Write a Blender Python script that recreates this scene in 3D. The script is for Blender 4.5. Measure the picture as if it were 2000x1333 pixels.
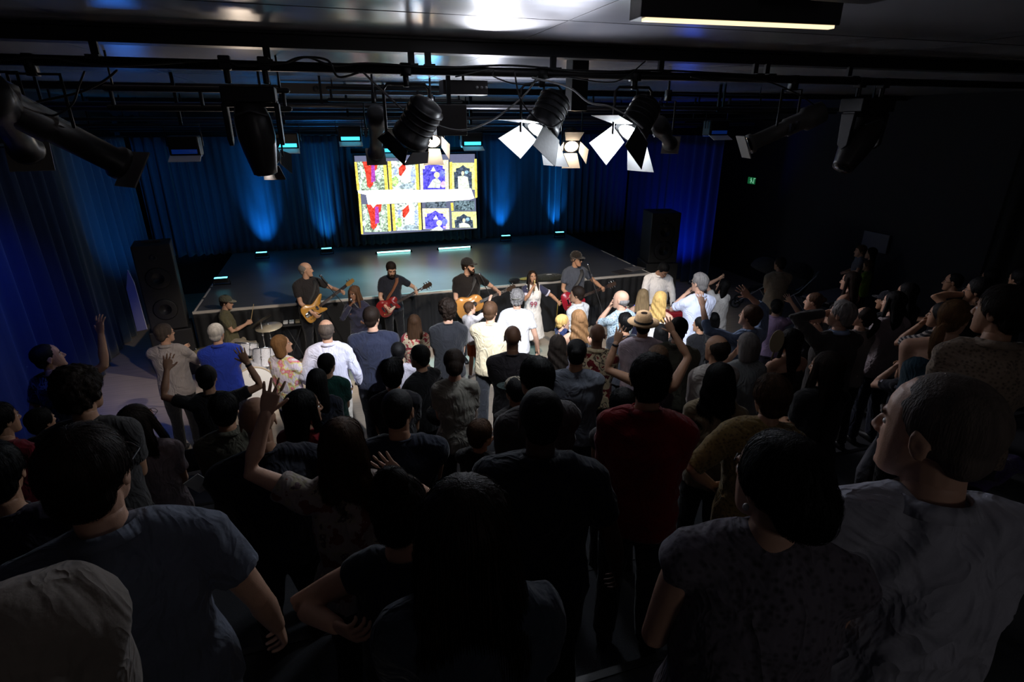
import bpy, math, random
import numpy as np
from mathutils import Vector, Matrix
for _o in list(bpy.data.objects): bpy.data.objects.remove(_o)
SC=bpy.context.scene; COL=SC.collection
PI=math.pi; R=math.radians
# ---------------------------------------------------------------- camera, world, exposure
FPX=1090.; PITCH=R(21.5); YAW=R(17.4); HC=4.1
cam=bpy.data.cameras.new('camera'); camo=bpy.data.objects.new('camera',cam); COL.objects.link(camo)
cam.sensor_width=36; cam.lens=36*FPX/2000; cam.clip_start=.05
camo.location=(0,0,HC); camo.rotation_euler=(PI/2-PITCH,0,-YAW); SC.camera=camo
cam.dof.use_dof=False
W=bpy.data.worlds.new('world'); SC.world=W; W.use_nodes=True
W.node_tree.nodes['Background'].inputs[0].default_value=(.30,.34,.55,1)
W.node_tree.nodes['Background'].inputs[1].default_value=.016
SC.view_settings.view_transform='Standard'; SC.view_settings.look='None'; SC.view_settings.gamma=1
SC.view_settings.use_curve_mapping=False; SC.view_settings.exposure=0.0

def light(kind,loc,to,power,color,size=.1,spot=60,blend=.3,sx=1,sy=1,name='lamp'):
    l=bpy.data.lights.new(name,kind); l.energy=power; l.color=color
    o=bpy.data.objects.new(name,l); COL.objects.link(o); o.location=loc
    d=Vector(to)-Vector(loc); o.rotation_euler=d.to_track_quat('-Z','Y').to_euler()
    if kind=='SPOT':
        l.spot_size=R(spot); l.spot_blend=blend; l.shadow_soft_size=size; o.scale=(sx,sy,1)
    elif kind=='AREA': l.shape='RECTANGLE'; l.size=size; l.size_y=sy
    else: l.shadow_soft_size=size
    return o
WARM=(1,.86,.70); COOL=(.86,.91,1); CY=(.015,.36,1); DB=(.002,.085,1)
# front fresnels on the main bar and the second bar, cut low and high by their barn doors
light('SPOT',(1.36,3.86,3.98),(0.9,7.8,.3),820,COOL,.04,50,.75,1.25,.86,'fresnel_beam')
light('SPOT',(2.03,3.86,3.98),(3.5,7.7,.3),900,COOL,.04,50,.75,1.35,.86,'fresnel_beam')
light('SPOT',(1.30,7.1,3.74),(0.2,9.7,.9),300,WARM,.04,62,.4,1.3,.8,'fresnel_beam')
light('SPOT',(3.05,7.1,3.70),(3.9,9.7,.9),340,WARM,.04,62,.4,1.3,.8,'fresnel_beam')
light('SPOT',(-.60,6.4,3.62),(-1.3,9.2,.6),190,WARM,.04,58,.4,1.1,.8,'fresnel_beam')
light('SPOT',(-.45,3.8,4.05),(-1.3,8.3,.4),230,WARM,.05,36,.6,1.1,.8,'fresnel_beam')
light('SPOT',(3.3,3.8,4.05),(5.0,8.6,.6),300,COOL,.05,46,.6,1.1,.8,'fresnel_beam')
light('SPOT',(1.9,7.0,3.7),(1.8,6.4,4.56),110,(.85,.88,1),.1,150,1,1.5,1,'ceiling_fill')  # added spot, no fixture: stands in for light bounced onto the ceiling
# cyan-blue uplights on the back curtain, bright pools
for (x,y,w) in ((-1.74,14.13,1),(-.28,14.14,.55),(4.33,14.35,.8),(5.91,14.38,.55)):
    light('SPOT',(x,y+.25,1.26),(x+.05,14.98,1.95),120*w,CY,.03,95,1,.5,1,'uplight_beam')
light('SPOT',(-2.27,11.9,1.3),(-4.1,12.9,2.6),70,CY,.04,80,.8,1,1,'uplight_beam')
light('SPOT',(-2.27,11.9,1.3),(-3.5,14.9,2.2),60,CY,.04,50,.8,1,1,'uplight_beam')
for (x,w) in ((-1.74,1),(-.28,.7),(4.33,.9),(5.91,.6)):
    light('SPOT',(x,14.0,1.26),(x+.1,15.0,3.3),110*w,CY,.03,36,.9,.5,1.6,'uplight_beam')
for x in (.9,3.0): light('SPOT',(x,14.2,3.9),(x,15,2.6),16,(.01,.42,.75),.1,130,1,1.3,1,'curtain_wash')
light('SPOT',(-1.2,13.3,3.95),(-1.6,15,2.4),22,(.01,.38,.8),.1,120,1,1,1,'curtain_wash')
light('SPOT',(5.4,13.3,3.95),(5.6,15,2.4),26,(.01,.38,.8),.1,120,1,1,1,'curtain_wash')
# deep blue wash on the left curtain, on the right wing curtain
light('SPOT',(-2.6,7.6,3.95),(-4.2,8.2,1.3),120,DB,.15,84,.9,1,1,'blue_wash')
light('SPOT',(-2.1,4.6,3.95),(-4.2,6.2,1.4),34,DB,.15,84,.9,1,1,'blue_wash')
light('SPOT',(8.1,12.3,.25),(8.75,13.2,2.3),150,(.004,.06,1),.08,100,1,1,1,'blue_wash')
# cyan wash over the stage deck ; added spots stand in for ceiling bounce
light('SPOT',(1.9,12.2,3.95),(1.3,11.2,1.07),1300,(.20,.62,.72),.3,66,1,1.5,.8,'deck_wash')
light('SPOT',(-.1,12.4,3.9),(-.6,12.6,1.07),34,(.03,.22,.8),.2,50,1,1,1,'deck_wash')
light('SPOT',(3.6,12.4,3.9),(3.9,12.4,1.07),22,(.03,.2,.8),.2,40,1,1,1,'deck_wash')
light('SPOT',(1.8,10.6,3.6),(1.6,9.6,4.56),60,(.10,.50,.9),.2,150,1,1.6,1,'ceiling_fill')
for x in (-.8,1.6,4.6): light('SPOT',(x,13.4,1.5),(x,11.0,4.2),150,(.01,.33,1),.2,60,.8,1.2,1,'ceiling_fill')  # added spots colouring the pipes and ceiling from below
light('SPOT',(-2.2,8.6,3.6),(-2.2,7.4,4.56),9,(.03,.2,.9),.2,150,1,1,1,'ceiling_fill')
light('SPOT',(5.6,8.6,3.6),(5.6,7.0,4.56),5,(.02,.10,.9),.2,150,1,1,1,'ceiling_fill')
# added fill spots standing in for stage spill on the audience
light('SPOT',(3.2,7.3,3.9),(5.6,3.4,1.9),190,(.92,.88,.95),.25,75,1,1,1,'side_fill')
light('SPOT',(1.2,7.3,3.9),(2.2,1.0,2.7),110,(.85,.88,1),.25,60,1,1,1,'side_fill')
light('SPOT',(.3,8.3,3.9),(-3.0,4.2,1.8),80,(1,.86,.74),.25,60,1,1,1,'side_fill')
# added spots making the bright ceiling patches, added dim fill behind the audience
light('SPOT',(1.0,3.5,4.15),(.92,3.0,4.56),150,(.93,.93,1),.03,56,1,1,1,'added_uplight')
light('SPOT',(1.4,3.45,4.05),(1.3,2.6,4.56),30,(.80,.84,1),.3,140,1,1,1,'added_uplight')
light('SPOT',(-.6,6.3,3.7),(-.6,5.6,4.56),26,(1,.8,.62),.1,140,1,1,1,'added_uplight')
light('POINT',(1.4,-2.6,4.1),(0,0,0),10,(.95,.88,.85),.3,name='rear_fill')

# ---------------------------------------------------------------- materials
_M={}
def mat(name,col,rough=.7,metal=0,bump=0,bs=60,emit=None,es=1,spec=.5,var=0,sheen=0,stretch=None):
    if name in _M: return _M[name]
    m=bpy.data.materials.new(name); m.use_nodes=True; N=m.node_tree.nodes; L=m.node_tree.links
    b=N['Principled BSDF']; b.inputs['Base Color'].default_value=(*col,1); b.inputs['Roughness'].default_value=rough
    b.inputs['Metallic'].default_value=metal; b.inputs['Specular IOR Level'].default_value=spec
    if sheen: b.inputs['Sheen Weight'].default_value=sheen
    tc=N.new('ShaderNodeTexCoord'); mp=N.new('ShaderNodeMapping'); L.new(tc.outputs['Object'],mp.inputs[0])
    if stretch: mp.inputs['Scale'].default_value=stretch
    if var:
        n=N.new('ShaderNodeTexNoise'); n.inputs['Scale'].default_value=bs*.2; L.new(mp.outputs[0],n.inputs['Vector'])
        mr=N.new('ShaderNodeMapRange'); mr.inputs[3].default_value=1-var; mr.inputs[4].default_value=1+var; L.new(n.outputs[0],mr.inputs[0])
        mx=N.new('ShaderNodeVectorMath'); mx.operation='SCALE'; mx.inputs[0].default_value=col; L.new(mr.outputs[0],mx.inputs['Scale'])
        L.new(mx.outputs[0],b.inputs['Base Color'])
    if bump:
        n=N.new('ShaderNodeTexNoise'); n.inputs['Scale'].default_value=bs; n.inputs['Detail'].default_value=3; L.new(mp.outputs[0],n.inputs['Vector'])
        bp=N.new('ShaderNodeBump'); bp.inputs['Strength'].default_value=bump; bp.inputs['Distance'].default_value=.01
        L.new(n.outputs[0],bp.inputs['Height']); L.new(bp.outputs[0],b.inputs['Normal'])
    if emit:
        b.inputs['Emission Color'].default_value=(*emit,1); b.inputs['Emission Strength'].default_value=es
    _M[name]=m; return m
def s2l(*c):  # 0-255 sRGB to linear
    return tuple((x/255/12.92) if x<11 else ((x/255+.055)/1.055)**2.4 for x in c)
def cloth(col,pat=None):
    key='cloth_%d_%d_%d_%s'%(*col,pat or 'plain')
    if key in _M: return _M[key]
    m=mat(key,s2l(*col),.85,bump=.2,bs=60,var=.12,spec=.2,sheen=.15)
    N=m.node_tree.nodes; L=m.node_tree.links; b=N['Principled BSDF']; tc=N.new('ShaderNodeTexCoord'); mp=N.new('ShaderNodeMapping'); mp.inputs['Scale'].default_value=(1,1,.55); mp.inputs['Rotation'].default_value=(.2,.35,.1); L.new(tc.outputs['Object'],mp.inputs[0])
    n=N.new('ShaderNodeTexNoise'); n.inputs['Scale'].default_value=7; n.inputs['Detail'].default_value=2.5; n.inputs['Distortion'].default_value=1.6; L.new(mp.outputs[0],n.inputs['Vector'])
    ab=N.new('ShaderNodeMath'); ab.operation='SUBTRACT'; ab.inputs[1].default_value=.5; L.new(n.outputs[0],ab.inputs[0]); a2=N.new('ShaderNodeMath'); a2.operation='ABSOLUTE'; L.new(ab.outputs[0],a2.inputs[0])
    bp=N.new('ShaderNodeBump'); bp.inputs['Strength'].default_value=.85; bp.inputs['Distance'].default_value=.05; bp.invert=True; L.new(a2.outputs[0],bp.inputs['Height'])
    old=b.inputs['Normal'].links[0].from_node; L.new(bp.outputs[0],old.inputs['Normal'])
    if pat:
        N=m.node_tree.nodes; L=m.node_tree.links; b=N['Principled BSDF']
        tc=N.new('ShaderNodeTexCoord'); base=s2l(*col)
        r=N.new('ShaderNodeValToRGB'); r.color_ramp.interpolation='CONSTANT' if pat not in('tie','lace') else 'LINEAR'
        def ramp(items):
            e=r.color_ramp.elements
            while len(e)>1: e.remove(e[0])
            e[0].position=items[0][0]; e[0].color=(*s2l(*items[0][1]),1)
            for p,c in items[1:]:
                x=e.new(p); x.color=(*s2l(*c),1)
        if pat in('hstripe','vstripe'):
            w=N.new('ShaderNodeTexWave'); w.bands_direction='Z' if pat=='hstripe' else 'X'; w.inputs['Scale'].default_value=13 if pat=='hstripe' else 9
            L.new(tc.outputs['Object'],w.inputs[0]); L.new(w.outputs[1],r.inputs[0]); ramp([(0,col),(.5,(30,30,38))])
        elif pat=='waves':
            w=N.new('ShaderNodeTexWave'); w.inputs['Scale'].default_value=9; w.inputs['Distortion'].default_value=6; w.inputs['Detail'].default_value=1
            L.new(tc.outputs['Object'],w.inputs[0]); L.new(w.outputs[1],r.inputs[0]); ramp([(0,col),(.35,(150,120,60)),(.55,(60,60,90)),(.75,(200,195,190))])
        elif pat=='check':
            w=N.new('ShaderNodeTexVoronoi'); w.inputs['Scale'].default_value=55
            L.new(tc.outputs['Object'],w.inputs[0]); L.new(w.outputs[0],r.inputs[0]); ramp([(0,(96,128,150)),(.38,col)])
        elif pat=='lace':
            w=N.new('ShaderNodeTexVoronoi'); w.inputs['Scale'].default_value=60
            L.new(tc.outputs['Object'],w.inputs[0]); L.new(w.outputs[0],r.inputs[0]); ramp([(0,tuple(int(c*.45) for c in col)),(.5,col)])
        else:
            n=N.new('ShaderNodeTexNoise'); n.inputs['Scale'].default_value={'floral':14,'tie':9,'bigfloral':9,'darkfloral':8}.get(pat,12); n.inputs['Detail'].default_value=4
            L.new(tc.outputs['Object'],n.inputs[0]); L.new(n.outputs[0],r.inputs[0])
            if pat=='floral': ramp([(0,(120,70,60)),(.42,col),(.56,(150,140,120)),(.62,(90,70,75)),(.68,col)])
            if pat=='redfloral': ramp([(0,(150,50,60)),(.44,(214,196,164)),(.56,(180,62,60)),(.62,(225,200,170))])
            if pat=='bigfloral': ramp([(0,(112,28,32)),(.42,(206,186,150)),(.52,(92,82,70)),(.57,(206,186,150)),(.64,(120,30,36))])
            if pat=='tie': ramp([(0,(214,150,226)),(.4,(240,230,250)),(.48,(236,228,246)),(.54,(236,234,150)),(.6,(240,120,150)),(.7,(245,240,250))])
            if pat=='darkfloral': ramp([(0,(30,34,46)),(.5,(24,24,30)),(.57,(176,176,190)),(.66,(120,120,150))])
            if pat=='graphic': ramp([(0,col),(.56,(120,120,125)),(.62,col)])
        L.new(r.outputs[0],b.inputs['Base Color'])
    return m
SKIN={'fair':(.62,.36,.25),'tan':(.45,.24,.145),'olive':(.36,.19,.115),'brown':(.17,.08,.045),'dark':(.085,.042,.028)}
def skin(t): return mat('skin_'+t,SKIN[t],.5,bump=.08,bs=250,var=.07,spec=.4)
def lip(t):
    c=SKIN[t]; return mat('lip_'+t,(c[0]*.85,c[1]*.6,c[2]*.62),.4)
HAIR={'black':(10,9,10),'dkbrown':(34,24,18),'brown':(72,50,34),'ltbrown':(128,94,62),'blond':(196,160,96),'grey':(128,124,122),'white':(196,192,190),'ash':(140,116,84),'greybrown':(92,82,76)}
def hairm(t): return mat('hair_'+t,s2l(*HAIR[t]),.62,bump=.35,bs=260,var=.6,spec=.18,stretch=(1,1,.12))
BLK=mat('black_metal',(.012,.012,.014),.45,.3,bump=.05); BLKP=mat('black_plastic',(.015,.015,.017),.5)
CHR=mat('chrome',(.7,.7,.72),.18,1); STL=mat('grey_steel',(.10,.10,.11),.45,.7)

# ---------------------------------------------------------------- geometry helpers
def A(*p): return np.array(p,float)
def unit(v):
    v=np.asarray(v,float); n=np.linalg.norm(v); return v/n if n>1e-9 else v
def frame(t,up=None):
    t=unit(t); up=A(0,1,0) if up is None else unit(up)
    if abs(t@up)>.97: up=A(1,0,0) if abs(t[0])<.9 else A(0,0,1)
    a=unit(np.cross(up,t)); b=np.cross(t,a); return a,b
class G:
    def __init__(s): s.V=[];s.F=[];s.m=[];s.n=0
    def add(s,V,F,mi=0):
        s.V.append(np.asarray(V,float)); s.F+= [tuple(i+s.n for i in f) for f in F]; s.m+=[mi]*len(F); s.n+=len(V); return s
    def loft(s,secs,n=14,mi=0,cap=True):
        an=np.linspace(0,2*PI,n,endpoint=False); V=[];F=[]
        for c,a,b in secs:
            c=np.asarray(c,float); V+= [c+math.cos(t)*np.asarray(a)+math.sin(t)*np.asarray(b) for t in an]
        m=len(secs)
        for i in range(m-1):
            for j in range(n):
                k=(j+1)%n; F.append((i*n+j,i*n+k,(i+1)*n+k,(i+1)*n+j))
        if cap:
            F.append(tuple(range(n-1,-1,-1))); F.append(tuple((m-1)*n+j for j in range(n)))
        return s.add(V,F,mi)
    def tube(s,path,rad,n=10,mi=0,flat=1,up=None,rnd=True):
        P=[np.asarray(p,float) for p in path]; m=len(P)
        if not hasattr(rad,'__len__'): rad=[rad]*m
        secs=[]
        for i in range(m):
            t=P[min(i+1,m-1)]-P[max(i-1,0)]; a,b=frame(t,up); r=rad[i]
            if i==0 and rnd:
                tt=unit(P[1]-P[0]); secs.append((P[0]-tt*r*.9,a*r*.35,b*r*.35*flat)); secs.append((P[0]-tt*r*.55,a*r*.8,b*r*.8*flat))
            secs.append((P[i],a*r,b*r*flat))
            if i==m-1 and rnd:
                tt=unit(P[-1]-P[-2]); secs.append((P[-1]+tt*r*.55,a*r*.8,b*r*.8*flat)); secs.append((P[-1]+tt*r*.9,a*r*.35,b*r*.35*flat))
        return s.loft(secs,n,mi)
    def ell(s,c,r,n=14,m=9,mi=0,M=None):
        V=[];F=[]; c=np.asarray(c,float)
        V.append((0,0,-1))
        for i in range(1,m):
            p=PI*i/m-PI/2
            for j in range(n):
                t=2*PI*j/n; V.append((math.cos(p)*math.cos(t),math.cos(p)*math.sin(t),math.sin(p)))
        V.append((0,0,1)); V=np.array(V)*np.asarray(r,float)
        if M is not None: V=V@np.asarray(M).T
        V=V+c
        for j in range(n): F.append((0,1+(j+1)%n,1+j)); F.append((len(V)-1,1+(m-2)*n+j,1+(m-2)*n+(j+1)%n))
        for i in range(m-2):
            for j in range(n):
                a=1+i*n+j; b=1+i*n+(j+1)%n; F.append((a,b,b+n,a+n))
        return s.add(V,F,mi)
    def box(s,c,h,mi=0,M=None):
        c=np.asarray(c,float); h=np.asarray(h,float)
        V=np.array([(x,y,z) for z in(-1,1) for y in(-1,1) for x in(-1,1)],float)*h
        if M is not None: V=V@np.asarray(M).T
        return s.add(V+c,[(0,2,3,1),(4,5,7,6),(0,1,5,4),(1,3,7,5),(3,2,6,7),(2,0,4,6)],mi)
    def cyl(s,a,b,r,n=16,mi=0,r2=None):
        a=np.asarray(a,float); b=np.asarray(b,float); u,v=frame(b-a); r2=r if r2 is None else r2
        return s.loft([(a,u*r,v*r),(b,u*r2,v*r2)],n,mi)
    def prism(s,pts,axis,t0,t1,mi=0,bev=0):   # outline in two coords, extruded along axis
        n=len(pts); P=np.array(pts,float); cen=P.mean(0); V=[]
        def put(p,t): return {'x':(t,p[0],p[1]),'y':(p[0],t,p[1]),'z':(p[0],p[1],t)}[axis]
        lv=[(t0,1)] if not bev else [(t0,1-bev),(t0+(t1-t0)*.15,1)]
        lv+= [(t1,1)] if not bev else [(t1-(t1-t0)*.15,1),(t1,1-bev)]
        for t,k in lv: V+= [put(cen+(p-cen)*k,t) for p in P]
        F=[]
        for i in range(len(lv)-1):
            for j in range(n):
                k=(j+1)%n; F.append((i*n+j,i*n+k,(i+1)*n+k,(i+1)*n+j))
        F.append(tuple(range(n-1,-1,-1))); F.append(tuple((len(lv)-1)*n+j for j in range(n)))
        return s.add(V,F,mi)
    def mesh(s,name,smooth=True):
        me=bpy.data.meshes.new(name); V=np.concatenate(s.V) if s.V else np.zeros((0,3))
        me.from_pydata(V.tolist(),[],s.F); me.polygons.foreach_set('material_index',s.m)
        me.polygons.foreach_set('use_smooth',[smooth]*len(me.polygons)); me.update(); return me
def link(name,me,mats,parent=None,M=None,slot='DATA'):
    o=bpy.data.objects.new(name,me); COL.objects.link(o)
    mats=mats if isinstance(mats,(list,tuple)) else [mats]
    if slot=='DATA':
        for m in mats: me.materials.append(m)
    else:
        while len(me.materials)<len(mats): me.materials.append(None)
        for i,m in enumerate(mats): o.material_slots[i].link='OBJECT'; o.material_slots[i].material=m
    if parent: o.parent=parent
    if M is not None: o.matrix_local=Matrix(M) if parent else Matrix(M)
    return o
def obj(name,g,mats,parent=None,M=None,smooth=True,bevel=0,auto=None):
    o=link(name,g.mesh(name,smooth),mats,parent,M)
    if bevel:
        b=o.modifiers.new('bevel','BEVEL'); b.width=bevel; b.segments=2; b.limit_method='ANGLE'
    return o
def tag(o,label=None,cat=None,group=None,kind=None):
    if label: o['label']=label
    if cat: o['category']=cat
    if group: o['group']=group
    if kind: o['kind']=kind
    return o
def empty(name,loc,label=None,cat=None,group=None,rz=0,M=None):
    o=bpy.data.objects.new(name,None); COL.objects.link(o); o.location=loc; o.rotation_euler=(0,0,rz); o.empty_display_size=.1
    if M is not None: o.matrix_world=M
    return tag(o,label,cat,group)
def struct(name,g,m,smooth=False,kind='structure'):
    o=obj(name,g,m,smooth=smooth); o['kind']=kind; return o
def copy_tree(o,parent=None):
    c=o.copy(); COL.objects.link(c)
    if parent: c.parent=parent
    for ch in list(o.children): copy_tree(ch,c)
    return c
# vectorised value noise
def _h(i,j,k,s):
    n=(i*374761393+j*668265263+k*2147483647+s*1274126177)&0xffffffff
    n=((n^(n>>13))*1274126177)&0xffffffff; return ((n^(n>>16))&0xffff)/65535.
def vnoise(P,s=0):
    P=np.asarray(P); i=np.floor(P).astype(np.int64); f=P-i; f=f*f*(3-2*f); r=0
    for a in(0,1):
        for b in(0,1):
            for c in(0,1):
                w=(f[:,0] if a else 1-f[:,0])*(f[:,1] if b else 1-f[:,1])*(f[:,2] if c else 1-f[:,2])
                r=r+w*_h(i[:,0]+a,i[:,1]+b,i[:,2]+c,s)
    return r*2-1
# where the camera's ray through a pixel meets depth k
def ray(px,py):
    tx=(px-1000)/FPX; ty=(py-666.5)/FPX
    dn=math.sin(PITCH)+ty*math.cos(PITCH); fw=math.cos(PITCH)-ty*math.sin(PITCH)
    return A(fw*math.sin(YAW)+tx*math.cos(YAW),fw*math.cos(YAW)-tx*math.sin(YAW),-dn)
def atY(px,py,Y): r=ray(px,py); return A(0,0,HC)+r*(Y/r[1])
def atZ(px,py,Z): r=ray(px,py); return A(0,0,HC)+r*((Z-HC)/r[2])
def atX(px,py,X): r=ray(px,py); return A(0,0,HC)+r*(X/r[0])
RISE=.27; Y0=6.2; DEP=.9
def floor_z(y): return 0. if y>=Y0 else RISE*(math.floor((Y0-y)/DEP)+1)

# ---------------------------------------------------------------- deferred voxel remeshing (keeps bodies continuous)
PEND=[]
def defer(o,vox,it=4,post=None):
    m=o.modifiers.new('remesh','REMESH'); m.mode='VOXEL'; m.voxel_size=vox; m.use_smooth_shade=True
    if it:
        s=o.modifiers.new('smooth','SMOOTH'); s.factor=.5; s.iterations=it
    PEND.append((o,post)); return o
def getMD(me):
    V=np.empty(len(me.vertices)*3); me.vertices.foreach_get('co',V); V=V.reshape(-1,3)
    L=np.empty(len(me.loops),np.int32); me.loops.foreach_get('vertex_index',L)
    T=np.empty(len(me.polygons),np.int32); me.polygons.foreach_get('loop_total',T)
    I=np.empty(len(me.polygons),np.int32); me.polygons.foreach_get('material_index',I)
    N=np.empty(len(me.vertices)*3); me.vertices.foreach_get('normal',N); N=N.reshape(-1,3)
    return [V,L,T,I,N]
def putMD(md,name,smooth=True):
    V,L,T,I=md[:4]; me=bpy.data.meshes.new(name)
    me.vertices.add(len(V)); me.vertices.foreach_set('co',V.astype(np.float32).ravel())
    me.loops.add(len(L)); me.loops.foreach_set('vertex_index',L)
    me.polygons.add(len(T)); me.polygons.foreach_set('loop_start',np.concatenate([[0],np.cumsum(T)[:-1]]).astype(np.int32))
    me.polygons.foreach_set('material_index',I.astype(np.int32)); me.polygons.foreach_set('use_smooth',np.full(len(T),smooth))
    me.update(calc_edges=True); me.validate(); return me
def xform(md,M,flip=False):
    M=np.array(M); V=md[0]@M[:3,:3].T+M[:3,3]; L=md[1]
    if flip:
        st=np.concatenate([[0],np.cumsum(md[2])[:-1]]); L=L.copy()
        for k in np.unique(md[2]):
            ix=st[md[2]==k][:,None]+np.arange(k)[None]; L[ix]=md[1][ix[:,::-1]]
    return [V,L,md[2],md[3]]
def merge(mds):
    V=[];L=[];T=[];I=[];n=0
    for m in mds: V.append(m[0]);L.append(m[1]+n);T.append(m[2]);I.append(m[3]);n+=len(m[0])
    return [np.concatenate(V),np.concatenate(L),np.concatenate(T),np.concatenate(I)]
def finalize():
    bpy.context.view_layer.update(); dg=bpy.context.evaluated_depsgraph_get()
    for o,post in PEND:
        me=bpy.data.meshes.new_from_object(o.evaluated_get(dg),preserve_all_data_layers=False,depsgraph=dg)
        md=getMD(me); mats=[m for m in o.data.materials]; bpy.data.meshes.remove(me)
        if post: md=post(md)
        nm=putMD(md,o.name)
        for m in mats: nm.materials.append(m)
        old=o.data; o.modifiers.clear(); o.data=nm; bpy.data.meshes.remove(old)
    PEND.clear()
# ---------------------------------------------------------------- people: shared heads, hands and hair
PRE={}
def prefab(key,g,vox,it,post=None):
    o=link('pre_'+key,g.mesh(key),[]); 
    def fin(md):
        if post: md=post(md)
        PRE[key]=md; return md
    defer(o,vox,it,fin); return o
def head_g(fem):
    g=G(); w=.94 if fem else 1
    g.ell((0,-.014,.034),(.076*w,.096,.087),20,12)
    sl=[(-.117,.018,.074,.040),(-.108,.032,.086,.02),(-.09,.044*w,.090,-.01),(-.065,.054*w,.089,-.03),(-.035,.062*w,.088,-.04),(-.005,.068*w,.086,-.05),(.022,.071*w,.087,-.06),(.05,.069*w,.084,-.06),(.08,.058*w,.070,-.05)]
    g.loft([((0,(f+b)/2,z),(ww,0,0),(0,(f-b)/2,0)) for z,ww,f,b in sl],18)
    g.tube([(0,.082,.012),(0,.098,-.012),(0,.106,-.030)],[.006,.0075,.009],8)
    for s in(-1,1):
        g.ell((s*.010,.094,-.033),(.008,.010,.007),8,6)
        g.ell((s*.028,.0775,.024),(.024,.008,.006 if fem else .007),10,6)
        g.ell((s*.077*w,-.010,-.004),(.006,.018,.030),10,8,M=np.array(Matrix.Rotation(R(-14),3,'X')@Matrix.Rotation(s*R(-14),3,'Z')))
    g.ell((0,.085,-.058),(.021,.009,.0045),10,6); g.ell((0,.083,-.067),(.018,.009,.0055),10,6)
    g.ell((0,.080,-.100),(.020,.014,.014),10,6)
    g.tube([(0,-.012,-.05),(0,-.022,-.13),(0,-.028,-.17)],[.054 if not fem else .047,.053 if not fem else .045,.056 if not fem else .047],14)
    return g
def head_post(md):
    V=md[0]
    for s in(-1,1):
        d=np.linalg.norm((V-A(s*.031,.088,.003))*A(1,.6,1.3),axis=1); w=np.exp(-(d/.013)**2); V[:,1]-=w*.011
        e=np.linalg.norm((V-A(s*.082,-.006,-.004))*A(.5,1,.7),axis=1); w=np.exp(-(e/.010)**2); V[:,0]-=s*w*.005
    d=np.abs(V[:,2]+.063)/.0022; w=np.exp(-d**2)*(np.abs(V[:,0])<.02)*(V[:,1]>.07); V[:,1]-=w*.004
    st=np.concatenate([[0],np.cumsum(md[2])[:-1]]); C=V[md[1][st]]
    md[3][:]=((np.abs(C[:,0])<.019)&(C[:,2]<-.053)&(C[:,2]>-.074)&(C[:,1]>.0865)).astype(int)
    return md
def hand_g(style):
    g=G(); curl,spr={'open':(9,9),'relax':(30,3),'grip':(72,1),'flat':(5,2),'cup':(40,4)}[style]
    g.loft([((0,y,z),(w,0,0),(0,0,h)) for y,z,w,h in((-.03,0,.026,.020),(0,0,.027,.019),(.03,0,.037,.017),(.065,0,.042,.016),(.092,0,.041,.013),(.098,0,.036,.009))],14)
    for i,(x,l) in enumerate(((.031,.072),(.0105,.080),(-.0105,.075),(-.031,.058))):
        a=R(spr*(1.5-i)*(1 if style!='open' else 1)); p=A(x,.090-(.006 if i==3 else 0),0); P=[p.copy()]; c=0
        for k,fr in enumerate((.42,.32,.26)):
            c+=R(curl*(.8 if k==0 else 1)*(1+.12*i)); d=A(math.sin(a)*math.cos(c),math.cos(a)*math.cos(c),-math.sin(c)); p=p+d*l*fr; P.append(p.copy())
        P.insert(0,A(x*.9,.06,0)); g.tube(P,[.0095,.0095,.0085,.0078,.0062],8)
    th={'open':((.026,.02,-.002),(.058,.050,-.012),(.078,.078,-.016)),'flat':((.026,.02,-.004),(.050,.055,-.010),(.058,.088,-.012)),'relax':((.026,.02,-.006),(.046,.056,-.022),(.046,.088,-.030)),
        'cup':((.026,.02,-.008),(.046,.05,-.028),(.036,.082,-.042)),'grip':((.026,.02,-.008),(.044,.056,-.030),(.016,.082,-.046))}[style]
    g.tube([(.018,.0,0)]+[A(*t) for t in th],[.014,.0135,.0105,.0078],8)
    return g
def strands(az_f=34,amp=.003,zf=5,curl=0,seed=1):
    def f(md):
        V,N=md[0],md[4]; th=np.arctan2(V[:,1]+.02,V[:,0]); rr=np.hypot(V[:,0],V[:,1]+.02)
        if curl:
            d=vnoise(V*A(45,45,38),seed)*amp+vnoise(V*90,seed+3)*amp*.5; V+=N*d[:,None]
            return md
        Q=np.stack([np.cos(th)*az_f*.8,np.sin(th)*az_f*.8,V[:,2]*zf+seed*7],1); d=vnoise(Q,seed)*amp*.4+vnoise(Q*A(2.1,2.1,1.4),seed+5)*amp*.2+vnoise(V*A(15,15,11),seed+8)*amp*.8
        V+=N*(d*np.clip(rr/.05,0,1))[:,None]; return md
    return f
def wavy(md):
    V,N=md[0],md[4]; low=np.clip((.02-V[:,2])/.1,0,1)
    V[:,0]+=np.sin(V[:,2]*55+V[:,0]*40)*.007*low; V[:,1]+=np.cos(V[:,2]*60+V[:,0]*60)*.006*low
    return strands(40,.006,14,0,4)(md)
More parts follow.
